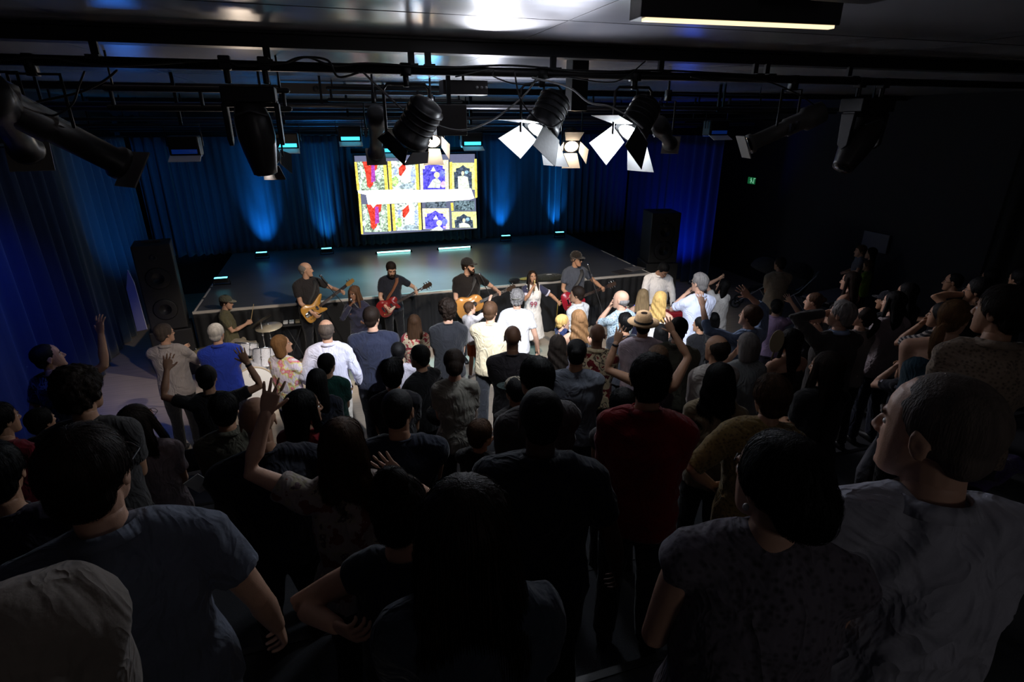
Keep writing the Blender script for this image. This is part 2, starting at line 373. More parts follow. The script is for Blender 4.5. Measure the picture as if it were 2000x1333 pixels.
def hair_g(k):
    g=G(); E=g.ell
    if k in('short','spiky','curly','thick'):
        gw=.004 if k!='curly' else .016
        E((0,-.022,.038),(.083+gw,.099+gw,.092+gw*1.2),20,12); E((0,-.062,-.022),(.066+gw,.044+gw,.062),16,9)
        for s in(-1,1): E((s*.068,.012,.020),(.014+gw*.4,.020,.032),8,6)
        if k=='thick': E((.01,.02,.085),(.07,.07,.05),14,8)
    elif k=='buzz': E((0,-.018,.036),(.0795,.096,.0885),20,12); E((0,-.062,-.02),(.060,.040,.05),14,8)
    elif k=='bald':
        E((0,-.040,-.012),(.082,.078,.052),20,10); E((0,-.066,-.034),(.060,.036,.045),14,8)
    elif k=='receding':
        E((0,-.036,.026),(.084,.090,.080),20,12); E((0,-.062,-.022),(.066,.044,.060),16,9)
    elif k in('bob','bobwavy'):
        E((0,-.022,.038),(.088,.102,.096),20,12)
        g.loft([((0,y,z),(w,0,0),(0,d,0)) for z,w,d,y in((.06,.084,.085,-.03),(.02,.094,.080,-.036),(-.03,.100,.074,-.040),(-.08,.102,.068,-.042),(-.115,.098,.060,-.046),(-.128,.08,.045,-.05))],20)
    elif k in('long','longwavy','vlong','dread','midlong'):
        E((0,-.022,.038),(.087,.102,.096),20,12); L={'long':.36,'longwavy':.33,'vlong':.48,'dread':.46,'midlong':.24}[k]
        g.loft([((0,y,z),(w,0,0),(0,d,0)) for z,w,d,y in((.06,.084,.085,-.03),(0,.097,.074,-.040),(-.06,.103,.062,-.052),(-.13,.112,.052,-.066),(-.15-L*.25,.118,.040,-.086),(-.15-L*.55,.108,.032,-.094),(-.15-L*.85,.085,.024,-.094),(-.15-L,.05,.012,-.09))],22)
        if k in('long','vlong','dread'):
            for s in(-1,1): g.tube([(s*.072,.02,.05),(s*.082,.025,-.06),(s*.092,.03,-.16),(s*.098,.035,-.26)],[.020,.022,.022,.010],8)
    elif k in('pony','lowpony'):
        E((0,-.022,.036),(.081,.098,.090),20,12); E((0,-.062,-.022),(.064,.042,.058),16,9)
        z=.045 if k=='pony' else -.04
        g.tube([(0,-.105,z),(0,-.140,z-.01),(0,-.155,z-.08),(0,-.145,z-.17),(0,-.130,z-.26)],[.020,.030,.034,.028,.010],10)
    elif k in('bun','topbun'):
        E((0,-.022,.036),(.081,.098,.090),20,12); E((0,-.062,-.022),(.064,.042,.058),16,9)
        E((0,-.112,.045) if k=='bun' else (0,-.06,.150),(.042,.036,.036) if k=='bun' else (.050,.050,.040),14,9)
    elif k=='updo':
        E((0,-.022,.036),(.086,.100,.094),20,12); E((0,-.085,-.005),(.072,.062,.080),18,10); E((0,-.118,-.02),(.046,.034,.05),12,8)
    return g
HP={'short':strands(36,.004,6,0,1),'thick':strands(22,.009,9,0,2),'spiky':strands(60,.012,30,0,3),'curly':strands(amp=.012,curl=1,seed=5),'buzz':strands(amp=.001,curl=1),'bald':strands(36,.002,6),'receding':strands(36,.004,6,0,9),
 'bob':strands(44,.004,3,0,6),'bobwavy':strands(30,.007,10,0,6),'long':strands(46,.005,2,0,7),'vlong':strands(46,.005,2,0,8),'midlong':strands(46,.005,3,0,8),'longwavy':wavy,'dread':strands(30,.012,2,0,11),'pony':strands(40,.004,4,0,12),'lowpony':strands(40,.004,4,0,13),'bun':strands(40,.004,4,0,14),'topbun':strands(40,.004,4,0,15),'updo':strands(30,.006,7,0,16)}
def cap_g(back=False):
    g=G(); g.loft([((0,-.018,z),(w,0,0),(0,d,0)) for z,w,d in((.030,.088,.106),(.050,.089,.107),(.085,.082,.098),(.112,.064,.076),(.128,.036,.042),(.133,.01,.01))],20); return g
def brim_g():
    g=G(); o=[]
    for i in range(9):
        t=PI*i/8; o.append((math.cos(t)*.078,.055+math.sin(t)*.105))
    g.prism(o,'z',.034,.040); return g
def fedora():
    c=G(); c.loft([((0,-.018,z),(w,0,0),(0,d,0)) for z,w,d in((.020,.090,.108),(.05,.090,.108),(.09,.084,.102),(.125,.070,.090),(.135,.052,.072),(.122,.02,.05))],24)
    b=G(); b.loft([((0,-.018,z),(w,0,0),(0,d,0)) for z,w,d in((.024,.088,.105),(.018,.125,.145),(.022,.150,.170),(.034,.158,.178),(.038,.158,.178),(.028,.150,.170),(.026,.125,.145),(.034,.088,.105))],28)
    n=G(); n.loft([((0,-.018,z),(w,0,0),(0,d,0)) for z,w,d in((.026,.093,.111),(.056,.0925,.1105))],28); return c,b,n
def glasses_g():
    g=G()
    for s in(-1,1):
        c=A(s*.033,.104,.002); g.tube([c+A(math.cos(t)*.024,0,math.sin(t)*.017) for t in np.linspace(0,2*PI,15)],.0018,6)
        g.tube([(s*.057,.104,.006),(s*.074,.085,.008),(s*.080,.0,.010)],.0018,6)
    g.tube([(-.009,.105,.004),(0,.109,.006),(.009,.105,.004)],.0016,6); return g
def beard_g():
    g=G(); g.tube([(-.064,.03,-.02),(-.057,.05,-.065),(-.035,.078,-.098),(0,.088,-.108),(.035,.078,-.098),(.057,.05,-.065),(.064,.03,-.02)],[.012,.018,.022,.024,.022,.018,.012],10)
    g.tube([(-.030,.082,-.075),(-.024,.096,-.050),(0,.100,-.047),(.024,.096,-.050),(.030,.082,-.075)],.0065,8); return g
from mathutils.kdtree import KDTree
STR={'bobwavy':(1500,14),'short':(1500,6),'thick':(1700,8),'spiky':(1500,5),'curly':(1500,5),'buzz':(0,0),'bald':(300,4),'receding':(900,5),'bob':(1500,16),'long':(1500,34),'vlong':(1500,44),'midlong':(1500,26),'longwavy':(1600,30),'dread':(0,0),'pony':(1100,12),'lowpony':(1100,12),'bun':(900,10),'topbun':(900,10),'updo':(1000,9)}
def grow(md,k):
    n,ln=STR[k]; n=int(n*1.7); 
    if not n: return md
    V,N=md[0],md[4]; kd=KDTree(len(V)); [kd.insert(v,i) for i,v in enumerate(V)]; kd.balance(); rn=random.Random(7); VV=[];LL=[];q=0
    whorl=A(0,-.035,.13) if k not in('pony','lowpony','bun','topbun') else {'pony':A(0,.09,.06),'lowpony':A(0,.09,.06),'bun':A(0,.09,.06),'topbun':A(0,-.02,-.1)}[k]
    loose=k in('spiky','curly')
    for _ in range(n):
        i=rn.randrange(len(V)); p=V[i].copy(); nr=N[i].copy(); P=[]; L=int(ln*rn.uniform(.5,1)); lift=rn.uniform(.0004,.0035); wv=rn.uniform(-1,1); ph=rn.uniform(0,6)
        for j in range(L):
            P.append(p+nr*(lift+(.0012*j if loose else .00025*j)))
            d=(p-whorl); d=d/ (np.linalg.norm(d)+1e-6); g_=A(0,0,-1.) if (p[2]<.06 and k!='topbun') else d
            t=d*.55+g_*.75+A(wv*.12+(.5*math.sin(j*.9+ph) if k in('longwavy','curly') else 0),.05*wv,0); t=t-nr*(t@nr); t=t/(np.linalg.norm(t)+1e-6)
            p=p+t*.0095
            co,ix,ds=kd.find(p); p=np.array(co); nr=N[ix]
        if len(P)<3: continue
        P=np.array(P); m=len(P); T=np.gradient(P,axis=0); T/=np.linalg.norm(T,axis=1)[:,None]+1e-9; S=np.cross(T,nr); S/=np.linalg.norm(S,axis=1)[:,None]+1e-9
        w=(.0006*np.clip(np.linspace(1.4,.2,m),0,1))[:,None]; VV+= [P+S*w,P-S*w,P+nr*w*.9]
        for a,b in((0,1),(1,2),(2,0)):
            for j in range(m-1): LL.append((q+a*m+j,q+b*m+j,q+b*m+j+1,q+a*m+j+1))
        q+=3*m
    sv=np.concatenate(VV); sl=np.array(LL).ravel(); sm=[sv,sl,np.full(len(LL),4),np.zeros(len(LL),int)]
    return merge([md[:4],sm])
HAIRS=list(HP)
for k in HAIRS: prefab('hair_'+k,hair_g(k),.0055,2,HP[k])
for f in(0,1):
    prefab('head%d'%f,head_g(f),.0042,2,head_post); prefab('headlo%d'%f,head_g(f),.0065,1,head_post)
for k in('open','relax','grip','flat','cup'): prefab('hand_'+k,hand_g(k),.0032,3); prefab('handlo_'+k,hand_g(k),.0046,1)
prefab('cap',cap_g(),.005,2); prefab('beard',beard_g(),.005,1,strands(amp=.004,curl=1))
finalize()
for o in [o for o in bpy.data.objects if o.name.startswith('pre_')]:
    me=o.data; bpy.data.objects.remove(o); bpy.data.meshes.remove(me)
for k in HAIRS: PRE['hairhi_'+k[:0]+k]=grow(PRE['hair_'+k],k)
SH={k:putMD(v,k) for k,v in PRE.items() if k.startswith('hair') or k in('cap','beard')}
_eg=G(); _eg.ell((0,0,0),(.0125,.0125,.0125),14,10); SH['eye']=_eg.mesh('eye')
_eb=G(); _eb.tube([(-.019,.003,-.003),(0,.002,.003),(.019,-.009,-.001)],[.003,.0042,.002],8); SH['eyebrow']=_eb.mesh('eyebrow')
_dl=G(); [_dl.loft([((s_*.033,y,.002),(.0235*q_,0,0),(0,0,.0165*q_)) for y,q_ in((.1025,.98),(.1055,1))],18) for s_ in(-1,1)]; SH['dark_lenses']=_dl.mesh('dark_lenses')
SH['brim']=brim_g().mesh('brim',False); SH['glasses']=glasses_g().mesh('glasses')
_c,_b,_n=fedora(); SH['hat_crown']=_c.mesh('crown'); SH['hat_brim']=_b.mesh('brim'); SH['hat_band']=_n.mesh('band')
def eyemat():
    m=mat('eye_white',(.75,.72,.7),.2); 
    if 'done' in m: return m
    N=m.node_tree.nodes;L=m.node_tree.links; tc=N.new('ShaderNodeTexCoord'); sx=N.new('ShaderNodeSeparateXYZ'); L.new(tc.outputs['Object'],sx.inputs[0])
    r=N.new('ShaderNodeValToRGB'); r.color_ramp.interpolation='CONSTANT'; e=r.color_ramp.elements; e[0].color=(.7,.66,.63,1); e[0].position=0
    e[1].position=.72; e[1].color=(.06,.035,.02,1); x=e.new(.92); x.color=(.003,.003,.003,1)
    mu=N.new('ShaderNodeMath'); mu.operation='MULTIPLY'; mu.inputs[1].default_value=80; L.new(sx.outputs[1],mu.inputs[0]); L.new(mu.outputs[0],r.inputs[0]); L.new(r.outputs[0],N['Principled BSDF'].inputs['Base Color']); m['done']=1
    return m
def folds(seed,amp):
    def f(V,N):
        wp=vnoise(V*3.1+seed,seed+2)[:,None]*.09; Vw=V+wp*A(1,1,.4)
        rg=lambda q,s:1-2.4*np.abs(vnoise(q,s))
        a=vnoise(Vw*A(6,6,2.4)+seed*3.1,seed); b=rg(Vw*A(8,8,2.6)+seed,seed+9); c=rg(Vw*A(5,5,11)+seed*1.7,seed+4); e=rg((V@np.array([[.8,0,.6],[0,1,0],[-.6,0,.8]]))*A(13,9,4)+seed,seed+6)
        low=np.clip((1.36-V[:,2])/.30,0,1); arm=np.clip((np.abs(V[:,0])-.20)/.05,0,1)
        return V+N*((a*.7+b*.75*low*(1-arm)+c*.35*(1-low*.5)+e*.38)*amp)[:,None]
    return f
REST={}; PLACED=[]
def rotm(a,ax): return np.array(Matrix.Rotation(a,4,ax))
def person(px,py,hp,s,rel,label,hair='short',hc='black',sk='tan',fem=0,top=('tee',(30,30,32)),pat=None,sl=.5,bot=('trousers',(22,24,32)),
           L='down',Rr='down',hy=0,hpit=0,roll=0,lean=0,side=0,b=1.,belly=0,sit=None,face=None,glasses=0,beard=0,cap=None,d0=None,z0=None,hs=None,group=None,
           name='person',lhs=None,rhs=None,collar=0,fold=None,watch=None,shoes=(20,20,22),pt=None,d_fix=None,longhang=None):
    # --- place: crown of the head on the ray through (px,py), standing on its tier
    r=ray(px,py); best=None; gap=.43+.10*max(0,b-1); ds=FPX*.25/hp*1.08
    crown=1.755
    if sit is not None: crown-=sit
    if d_fix: d=d_fix
    else:
        for k in np.arange(ds*.72,ds*1.42,.01):
            fl=floor_z(r[1]*k) if z0 is None else z0; st=(HC+r[2]*k-fl); cost=(math.log(k/ds)/.12)**2+((st-s*(crown/1.755))/.07)**2
            q=r[:2]*k
            if z0 is None or z0==0:
                for o2 in PLACED:
                    dd=np.hypot(*(q-o2)); cost+= max(0,gap-dd)*30
            if best is None or cost<best[0]: best=(cost,k)
        d=best[1]
    PLACED.append(r[:2]*d)
    P=A(0,0,HC)+r*d; fl=floor_z(P[1]) if z0 is None else z0
    # head pose
    Hm=rotm(-R(hy),'Z')@rotm(R(hpit),'X')@rotm(R(roll),'Y')
    hip=A(0,0,.93)
    Lm=np.array(Matrix.Rotation(-R(lean),4,'X')@Matrix.Rotation(R(side),4,'Y'))[:3,:3]
    dz=A(0,0,-(sit or 0))
    def T(p):
        p=np.asarray(p,float)
        return (Lm@(p-hip)+hip+dz) if p[2]>.93 else p+dz
    neck=T((0,-.012,1.50)); hcen=neck+Lm@A(0,.018,.02)+(Lm@Hm[:3,:3]@A(0,.012,.115))
    ht=hcen[2]+.12
    k=(P[2]-fl)/ht
    child=s<1.5
    if hs is None: hs=1 if not child else 1.0+(1.5-s)*.55
    hs_=hs*min(1.10,max(1.0,(s/1.75)/k)) if not child else hs
    az=math.atan2(P[0],P[1])+R(rel)
    Rz=np.array(Matrix.Rotation(-az,4,'Z'))
    top_l=(hcen+A(0,0,.1))*k; o_xy=P-(Rz[:3,:3]@top_l)
    org=A(o_xy[0],o_xy[1],fl)
    Wm=np.array(Matrix.Translation(Vector(org)))@Rz
    inv=np.linalg.inv(Wm)
    lo=d>3.6; vx=.008 if d<2.4 else (.010 if d<4 else .013)
    ski=skin(sk)
    # --- arms
    arms={}
    for sd,spec in((-1,L),(1,Rr)):
        st_=hs_pick=None; sh=T((sd*(.163 if not fem else .148)*b,-.012,1.405)); hint=A(sd*.5,-1,-.3); pn=None; bend=0
        if isinstance(spec,str):
            Wt,hint,style,pn={'down':((sd*.285*b,.05,.90),(sd*.3,-1,0),'relax',(-sd,0,0)),
             'clasp':((sd*.05,.27,1.05),(sd*.4,-1,-.5),'cup',(0,-1,0)),
             'clap':((sd*.035,.34,1.27),(sd*1,-.2,-1),'flat',(-sd,0,0)),
             'pray':((sd*.04,.26,1.42),(sd*1,0,-1),'flat',(-sd,0,0)),
             'fold':((-sd*.10,.22,1.20),(sd*1,0,-1),'relax',(0,-1,0)),
             'hip':((sd*.20,.05,1.02),(sd*1,-.6,0),'relax',(-sd,0,0)),
             'up':((sd*.30,.18,1.85),(sd*1,-.2,-.6),'open',(0,1,.1)),
             'hold':((-sd*.05,.30,1.18),(sd*1,-.1,-1),'cup',(0,-1,0)),
             'face':((sd*.03,.17,1.50),(sd*.6,.2,-1),'cup',(0,-1,0)),
             'mic':((sd*.03,.17,1.47),(sd*.7,.2,-1),'grip',(-sd,-.5,0)),
             'pocket':((sd*.20,.08,.95),(sd*1,-1,0),'relax',(-sd,0,0))}[spec]
            Wt=T(Wt)
        elif spec[0]=='px':
            rr=ray(spec[1],spec[2]); off=spec[4] if len(spec)>4 else .12; wd_=A(0,0,HC)+rr*(d+off)
            bb=(0,wd_)
            Wt=(inv@np.append(bb[1],1))[:3]/k
            hint=A(sd*1,-.15,-.8); style='open'; pn=(0,1,.1)
        else:
            Wt=A(*spec[1:4]); style='relax'; pn=(-sd,0,0) if len(spec)<5 else spec[4]
        if (lhs if sd<0 else rhs): style=(lhs if sd<0 else rhs)
        Wt=np.asarray(Wt,float); dv=Wt-sh; D=min(np.linalg.norm(dv),.545); u=unit(dv); h=np.asarray(hint,float); h=unit(h-(h@u)*u)
        a=(.29**2-.262**2+D*D)/(2*D); hh=math.sqrt(max(.29**2-a*a,0.0004)); el=sh+u*a+h*hh; wr=sh+u*D
        arms[sd]=(sh,el,wr,style,np.asarray(pn,float))
    # --- body (one continuous skin)
    g=G(); tk=top[0]=='tank'; bw=b if tk else b*.95; ty=1 if tk else .84
    wd=lambda z,w,dp,y=0: (T((0,y,z)),Lm@A(w,0,0),Lm@A(0,dp,0))
    fw=.94 if fem else 1
    g.loft([wd(.84,.14*bw,.10),wd(.93,.165*bw,.115*bw,-.012),wd(1.05,(.125 if fem else .145)*bw,.10*bw+belly*.5,belly*.5),wd(1.18,.145*fw*bw,.110*bw+belly*.4,belly*.4),wd(1.30,.160*fw*bw,.115*bw,.0),wd(1.40,.150*fw*bw*ty,.090*bw*ty,-.012),wd(1.455,.090*ty,.062*ty,-.012),wd(1.50,.056,.054,-.012),wd(1.55,.050*fw,.052,-.006)],18)
    if fem:
        for sd in(-1,1): g.ell(T((sd*.065,.095,1.265)),(.058,.05,.058),12,8)
    for sd,(sh,el,wr,style,pn) in arms.items():
        g.tube([T((0,-.014,1.475)),T((sd*.09,-.016,1.445)),sh],[.045*ty,.052*ty,.055*ty],10)
        g.tube([sh,sh+(el-sh)*.4,el,el+(wr-el)*.3,wr-(wr-el)*.02],[.054*bw**.5*(ty**.6),.047*bw**.5,.036,.039,.0265],12)
    if bot[0] in('shorts','skirt','dress','bare'):
        pass
    hipz=.90-(sit or 0); legs=[]
    for sd in(-1,1):
        hj=A(sd*.088*bw,0,hipz)
        if sit: kn=A(sd*.16,.42,.50); an=A(sd*.17,.40,.09)
        else: kn=A(sd*.10*bw,.018,.49); an=A(sd*.115,-.015,.085)
        legs.append((hj,kn,an))
        if bot[0] not in('trousers',): g.tube([hj,hj+(kn-hj)*.5,kn,kn+(an-kn)*.3,an],[.086*bw,.072*bw,.052,.055,.038],12)
    body=obj(name,g,[ski,lip(sk)])
    tag(body,label,'person' if s>1.45 else 'child',group); body.matrix_world=Matrix(Wm)
    headM=np.eye(4); headM[:3,:3]=Lm@Hm[:3,:3]*hs_; headM[:3,3]=hcen
    def post(md,arms=arms,headM=headM,k=k,lo=lo,fem=fem,style=None):
        parts=[md[:4],xform(PRE[('headlo%d' if lo else 'head%d')%fem],headM)]
        for sd,(sh,el,wr,st,pn) in arms.items():
            y=unit(wr-el); z=-pn; z=unit(z-(z@y)*y)
            if np.linalg.norm(z)<.5: z=A(0,0,1)
            x=np.cross(y,z); M=np.eye(4); mir=sd>0
            hk=.97 if not fem else .90
            M[:3,0]=(-x if mir else x)*hk; M[:3,1]=y*hk; M[:3,2]=z*hk; M[:3,3]=wr
            parts.append(xform(PRE[('handlo_' if lo else 'hand_')+st],M,mir))
        m=merge(parts); m[0]=m[0]*k; return m
    defer(body,vx,4,post)
    LM=headM.copy(); LM[:3,:]=LM[:3,:]*k
    # --- clothes
    col=top[1]; cm=cloth(col,pat); kind=top[0]; c=G(); sd_=int(px*7+py)%97
    lo_h={'tee':.86,'shirt':.84,'polo':.86,'tank':.88,'blouse':.84,'dress':.40,'jersey':.80,'crop':1.0,'blazer':.76}[kind]
    loose={'tee':.020,'shirt':.024,'polo':.020,'tank':.012,'blouse':.026,'dress':.016,'jersey':.026,'crop':.014,'blazer':.034}[kind]
    hw=.168*bw+loose; w0=.150 if not fem else .132
    S=[]
    if kind in('dress','jersey') or lo_h<.8: S+=[wd(lo_h,(.22 if kind=='dress' else .20)*bw,.17),wd(.70,.19*bw,.15)]
    else: S+=[wd(lo_h,hw,.125*bw+loose)]
    S+=[wd(.95,.165*bw+loose,.118*bw+loose,-.005),wd(1.06,(w0+loose*1.1)*bw,.108*bw+loose+belly*.5,belly*.5),wd(1.18,(.150*fw)*bw+loose,.116*bw+loose+belly*.4,belly*.4),wd(1.30,.164*fw*bw+loose,.120*bw+loose*.8,0)]
    if kind!='tank': S+=[wd(1.40,.158*fw*bw+loose*.7,.096*bw+loose*.5,-.012),wd(1.452,.104,.072,-.014),wd(1.480,.074,.065,-.012),wd(1.492,.064,.060,-.012)]
    else: S+=[wd(1.37,.130*fw*bw+loose*.7,.096*bw+loose*.5,-.010),wd(1.385,.115*fw,.085,-.01)]
    c.loft(S,20)
    if fem:
        for sd in(-1,1): c.ell(T((sd*.065,.10,1.265)),(.066,.056,.062),12,8)
    if kind=='tank':
        for sd in(-1,1): c.tube([T((sd*.085,-.095,1.34)),T((sd*.095,-.055,1.43)),T((sd*.092,-.005,1.462)),T((sd*.09,.06,1.42)),T((sd*.085,.09,1.34))],[.026,.022,.021,.022,.026],8,flat=.5)
    for sd,(sh,el,wr,style,pn) in arms.items():
        if kind=='tank': continue
        c.tube([T((0,-.014,1.468)),T((sd*.09,-.016,1.446)),sh],[.052,.062,.067],10)
        e=sl
        if e<=0: c.tube([sh,sh+(el-sh)*.14],[.064*bw**.5,.060],12); continue
        ln=.29; p=[sh,sh+(el-sh)*min(e*1.25,1)*.5,sh+(el-sh)*min(e*1.25,1)]; rr=[.066*bw**.5,.062*bw**.5,.061 if e<.8 else .052]
        if e>.8:
            f=min(1,(e-.8)/.2+.15) if e<1 else .97
            p+=[el+(wr-el)*f*.5,el+(wr-el)*f]; rr+=[.050,.041]
        c.tube(p,rr,12,rnd=False)
    amp=(fold if fold is not None else {'tee':.009,'shirt':.012,'polo':.009,'blouse':.013,'blazer':.008}.get(kind,.007))
    ff=folds(sd_,amp*(1.5 if d<3.5 else 1))
    cname={'tee':'tee_shirt','shirt':'shirt','polo':'polo_shirt','tank':'tank_top','blouse':'blouse','dress':'dress','jersey':'jersey','crop':'top','blazer':'jacket'}[kind]
    co=obj(cname,c,cm,body)
    def cpost(md,ff=ff,k=k): md[0]=ff(md[0],md[4])*k; return md
    defer(co,vx*1.15,5,cpost)
    if kind in('tee','jersey') and not collar:
        q=G(); q.tube([T((math.cos(t)*.0665,-.012+math.sin(t)*.062,1.4915-.010*math.sin(t))) for t in np.linspace(0,2*PI,25)],.0062,6,rnd=False)
        for a in q.V: a*=k
        obj('neckband',q,cm,co)
    if collar:
        q=G(); RN=[]
        for i in range(24):
            t=2*PI*i/24; RN.append(t)
        def ring(z,w,dp,y): return (T((0,y,z)),Lm@A(w,0,0),Lm@(A(0,dp,0)+A(0,0,-.012)))
        q.loft([ring(1.470,.080,.074,-.012),ring(1.505,.066,.066,-.014),ring(1.512,.070,.070,-.014),ring(1.482,.094,.088,-.014),ring(1.470,.080,.074,-.012)],24,cap=False)
        for a in q.V: a*=k
        cc=obj('collar',q,cloth(col if collar==1 else collar,None),co)
    # --- lower body
    kindb,bc=bot[0],bot[1]
    if kindb in('trousers','shorts'):
        t=G(); t.loft([(A(0,-.005,hipz-.06),A(.15*bw,0,0),A(0,.115,0)),(A(0,-.008,hipz+.03),A(.172*bw,0,0),A(0,.125*bw,0)),(A(0,-.004,hipz+.12),A(.152*bw,0,0),A(0,.112*bw,0))],16)
        for hj,kn,an in legs:
            if kindb=='trousers': t.tube([hj,hj+(kn-hj)*.5,kn,kn+(an-kn)*.5,an+(kn-an)*.02],[.100*bw,.086*bw,.068,.066,.060],12,rnd=False)
            else: t.tube([hj,hj+(kn-hj)*.5,hj+(kn-hj)*.85],[.100*bw,.094*bw,.090],12,rnd=False)
        to=obj(kindb,t,cloth(bc,bot[2] if len(bot)>2 else None),body)
        def tp(md,f=folds(sd_+5,.006),k=k): md[0]=f(md[0],md[4])*k; return md
        defer(to,.017,4,tp)
    elif kindb=='skirt':
        t=G(); t.loft([(A(0,0,z),A(w,0,0),A(0,dp,0)) for z,w,dp in((.42,.26,.22),(.65,.22,.18),(.85,.19*bw,.15),(.98,.158*bw,.122),(1.03,.145*bw,.112))],20)
        to=obj('skirt',t,cloth(bc,bot[2] if len(bot)>2 else None),body)
        def tp(md,f=folds(sd_+5,.010),k=k): md[0]=f(md[0],md[4])*k; return md
        defer(to,.015,3,tp)
    for i,(hj,kn,an) in enumerate(legs):
        q=G(); x,y=an[0],an[1]
        q.loft([(A(x,y-.055,.045)*k,A(.026,0,0)*k,A(0,0,.040)*k),(A(x,y-.03,.055)*k,A(.036,0,0)*k,A(0,0,.053)*k),(A(x,y+.05,.046)*k,A(.040,0,0)*k,A(0,0,.044)*k),(A(x,y+.13,.034)*k,A(.045,0,0)*k,A(0,0,.032)*k),(A(x,y+.185,.028)*k,A(.034,0,0)*k,A(0,0,.024)*k)],12)
        obj('shoe',q,mat('shoe_%d_%d_%d'%shoes,s2l(*shoes),.5),body)
    # --- head things
    if hair: link('hair',SH[('hairhi_' if d<4.2 else 'hair_')+hair],hairm(hc),body,LM,'OBJECT')
    showface=face if face is not None else (abs(rel+hy)>35)
    if showface:
        for sd in(-1,1):
            E=LM@np.array(Matrix.Translation((sd*.031,.0665,.002))@Matrix.Diagonal((1.05,1,.60,1))); link('eye',SH['eye'],eyemat(),body,E,'OBJECT')
            E=LM@np.array(Matrix.Translation((sd*.031,.0835,.0245))@Matrix.Scale(sd,4,(1,0,0))); link('eyebrow',SH['eyebrow'],hairm(hc if hc not in('blond',) else 'ltbrown'),body,E,'OBJECT')
    if beard: link('beard',SH['beard'],hairm(beard if isinstance(beard,str) else hc),body,LM,'OBJECT')
    if glasses==2: link('dark_lenses',SH['dark_lenses'],mat('dark_lens',(.01,.01,.012),.08),body,LM,'OBJECT')
    if glasses: link('glasses',SH['glasses'],BLKP,body,LM,'OBJECT')
    if cap:
        cm_=cloth(cap[0]); M=LM@rotm(R(cap[2] if len(cap)>2 else 0),'Z')
        if cap[1]=='cap':
            co_=link('cap',SH['cap'],cm_,body,M,'OBJECT'); link('cap_brim',SH['brim'],cloth(cap[3]) if len(cap)>3 else cm_,co_,None,'OBJECT')
        elif cap[1]=='fedora':
            co_=link('hat',SH['hat_crown'],cm_,body,M,'OBJECT'); link('brim',SH['hat_brim'],cm_,co_,None,'OBJECT'); link('hat_band',SH['hat_band'],cloth((20,20,22)),co_,None,'OBJECT')
    if watch:
        sh,el,wr,_,_=arms[watch]; u=unit(wr-el); a,bb=frame(u); q=G(); cc=(wr-u*.03)*k
        q.loft([((cc-u*.008),a*.030*k,bb*.030*k),((cc+u*.008),a*.029*k,bb*.029*k)],14); obj('wristwatch',q,BLKP,body)
    REST[label]=dict(o=body,W=Wm,k=k,d=d,arms=arms,T=T,head=hcen,fl=fl,st=k*1.755,org=org,az=az,LM=LM)
    return REST[label]
# ---------------------------------------------------------------- the hall
FLM=mat('pale_floor',(.44,.365,.29),.45,bump=.15,bs=30,var=.25,stretch=(.25,3,1))
TIERM=mat('dark_carpet',(.022,.023,.028),.9,bump=.4,bs=200,var=.2)
WALLM=mat('dark_wall',(.030,.032,.042),.8,bump=.1,bs=20,var=.1)
DECK=mat('stage_vinyl',(.09,.095,.10),.36,bump=.12,bs=9,var=.3)
CURT=mat('velvet_curtain',(.022,.055,.115),.8,bump=.2,bs=60,var=.1,sheen=.4)
CURTS=mat('side_velvet',(.010,.030,.095),.85,bump=.2,bs=60,var=.1,sheen=.15)
CURTB=mat('black_drape',(.008,.009,.012),.85,bump=.2,bs=60)
WHT=mat('white_tape',(.62,.58,.54),.6)
g=G(); g.box((3.2,10.9,-.05),(7.8,4.7,.05)); struct('floor',g,FLM)
for n in range(1,10):
    y1=Y0-DEP*(n-1); y0=y1-DEP; z=RISE*n
    g=G(); g.box((3.2,(y0+y1)/2,z/2-.025),(7.8,DEP/2,z/2+.025)); struct('floor',g,TIERM)
    t=G(); t.box((3.2,y1-.006,z+.002),(7.6,.02,.004)); struct('trim_%d'%n,t,BLK)
g=G(); g.box((-4.62,5.5,2.2),(.08,10.1,2.5)); struct('wall_left',g,WALLM)
g=G(); g.box((3.2,15.6,2.2),(7.9,.08,2.5)); struct('wall_back',g,WALLM)
g=G(); g.box((10.92,5.5,2.2),(.08,10.1,2.5)); struct('wall_right',g,WALLM)
CEIL=mat('glossy_ceiling_board',(.32,.32,.34),.24,.15,bump=.10,bs=3,var=.12,stretch=(.35,3.2,1))
g=G(); g.box((3.2,5.5,4.60),(7.9,10.2,.04)); struct('ceiling',g,CEIL)
for i,y in enumerate((2.9,5.6,10.2)):
    g=G(); g.box((3.2,y,4.5595),(7.6,.003,.001)); struct('trim_%d'%(20+i),g,BLK)
for i,x in enumerate((-1.5,1.2,3.9,6.6)):
    g=G(); g.box((x,5.5,4.5595),(.003,10,.001)); struct('trim_%d'%(30+i),g,BLK)
# steel beams
for i,(y,zb,h) in enumerate(((3.72,4.475,.040),(9.0,4.475,.040),(14.3,4.475,.040))):
    g=G(); g.box((3.2,y,zb+.006),(7.7,.06,.006)); g.box((3.2,y,zb+.04),(7.7,.008,.038)); g.box((3.2,y,4.552),(7.7,.06,.006))
    o=struct('ceiling_beam',g,mat('painted_steel',(.03,.03,.034),.4,.2))
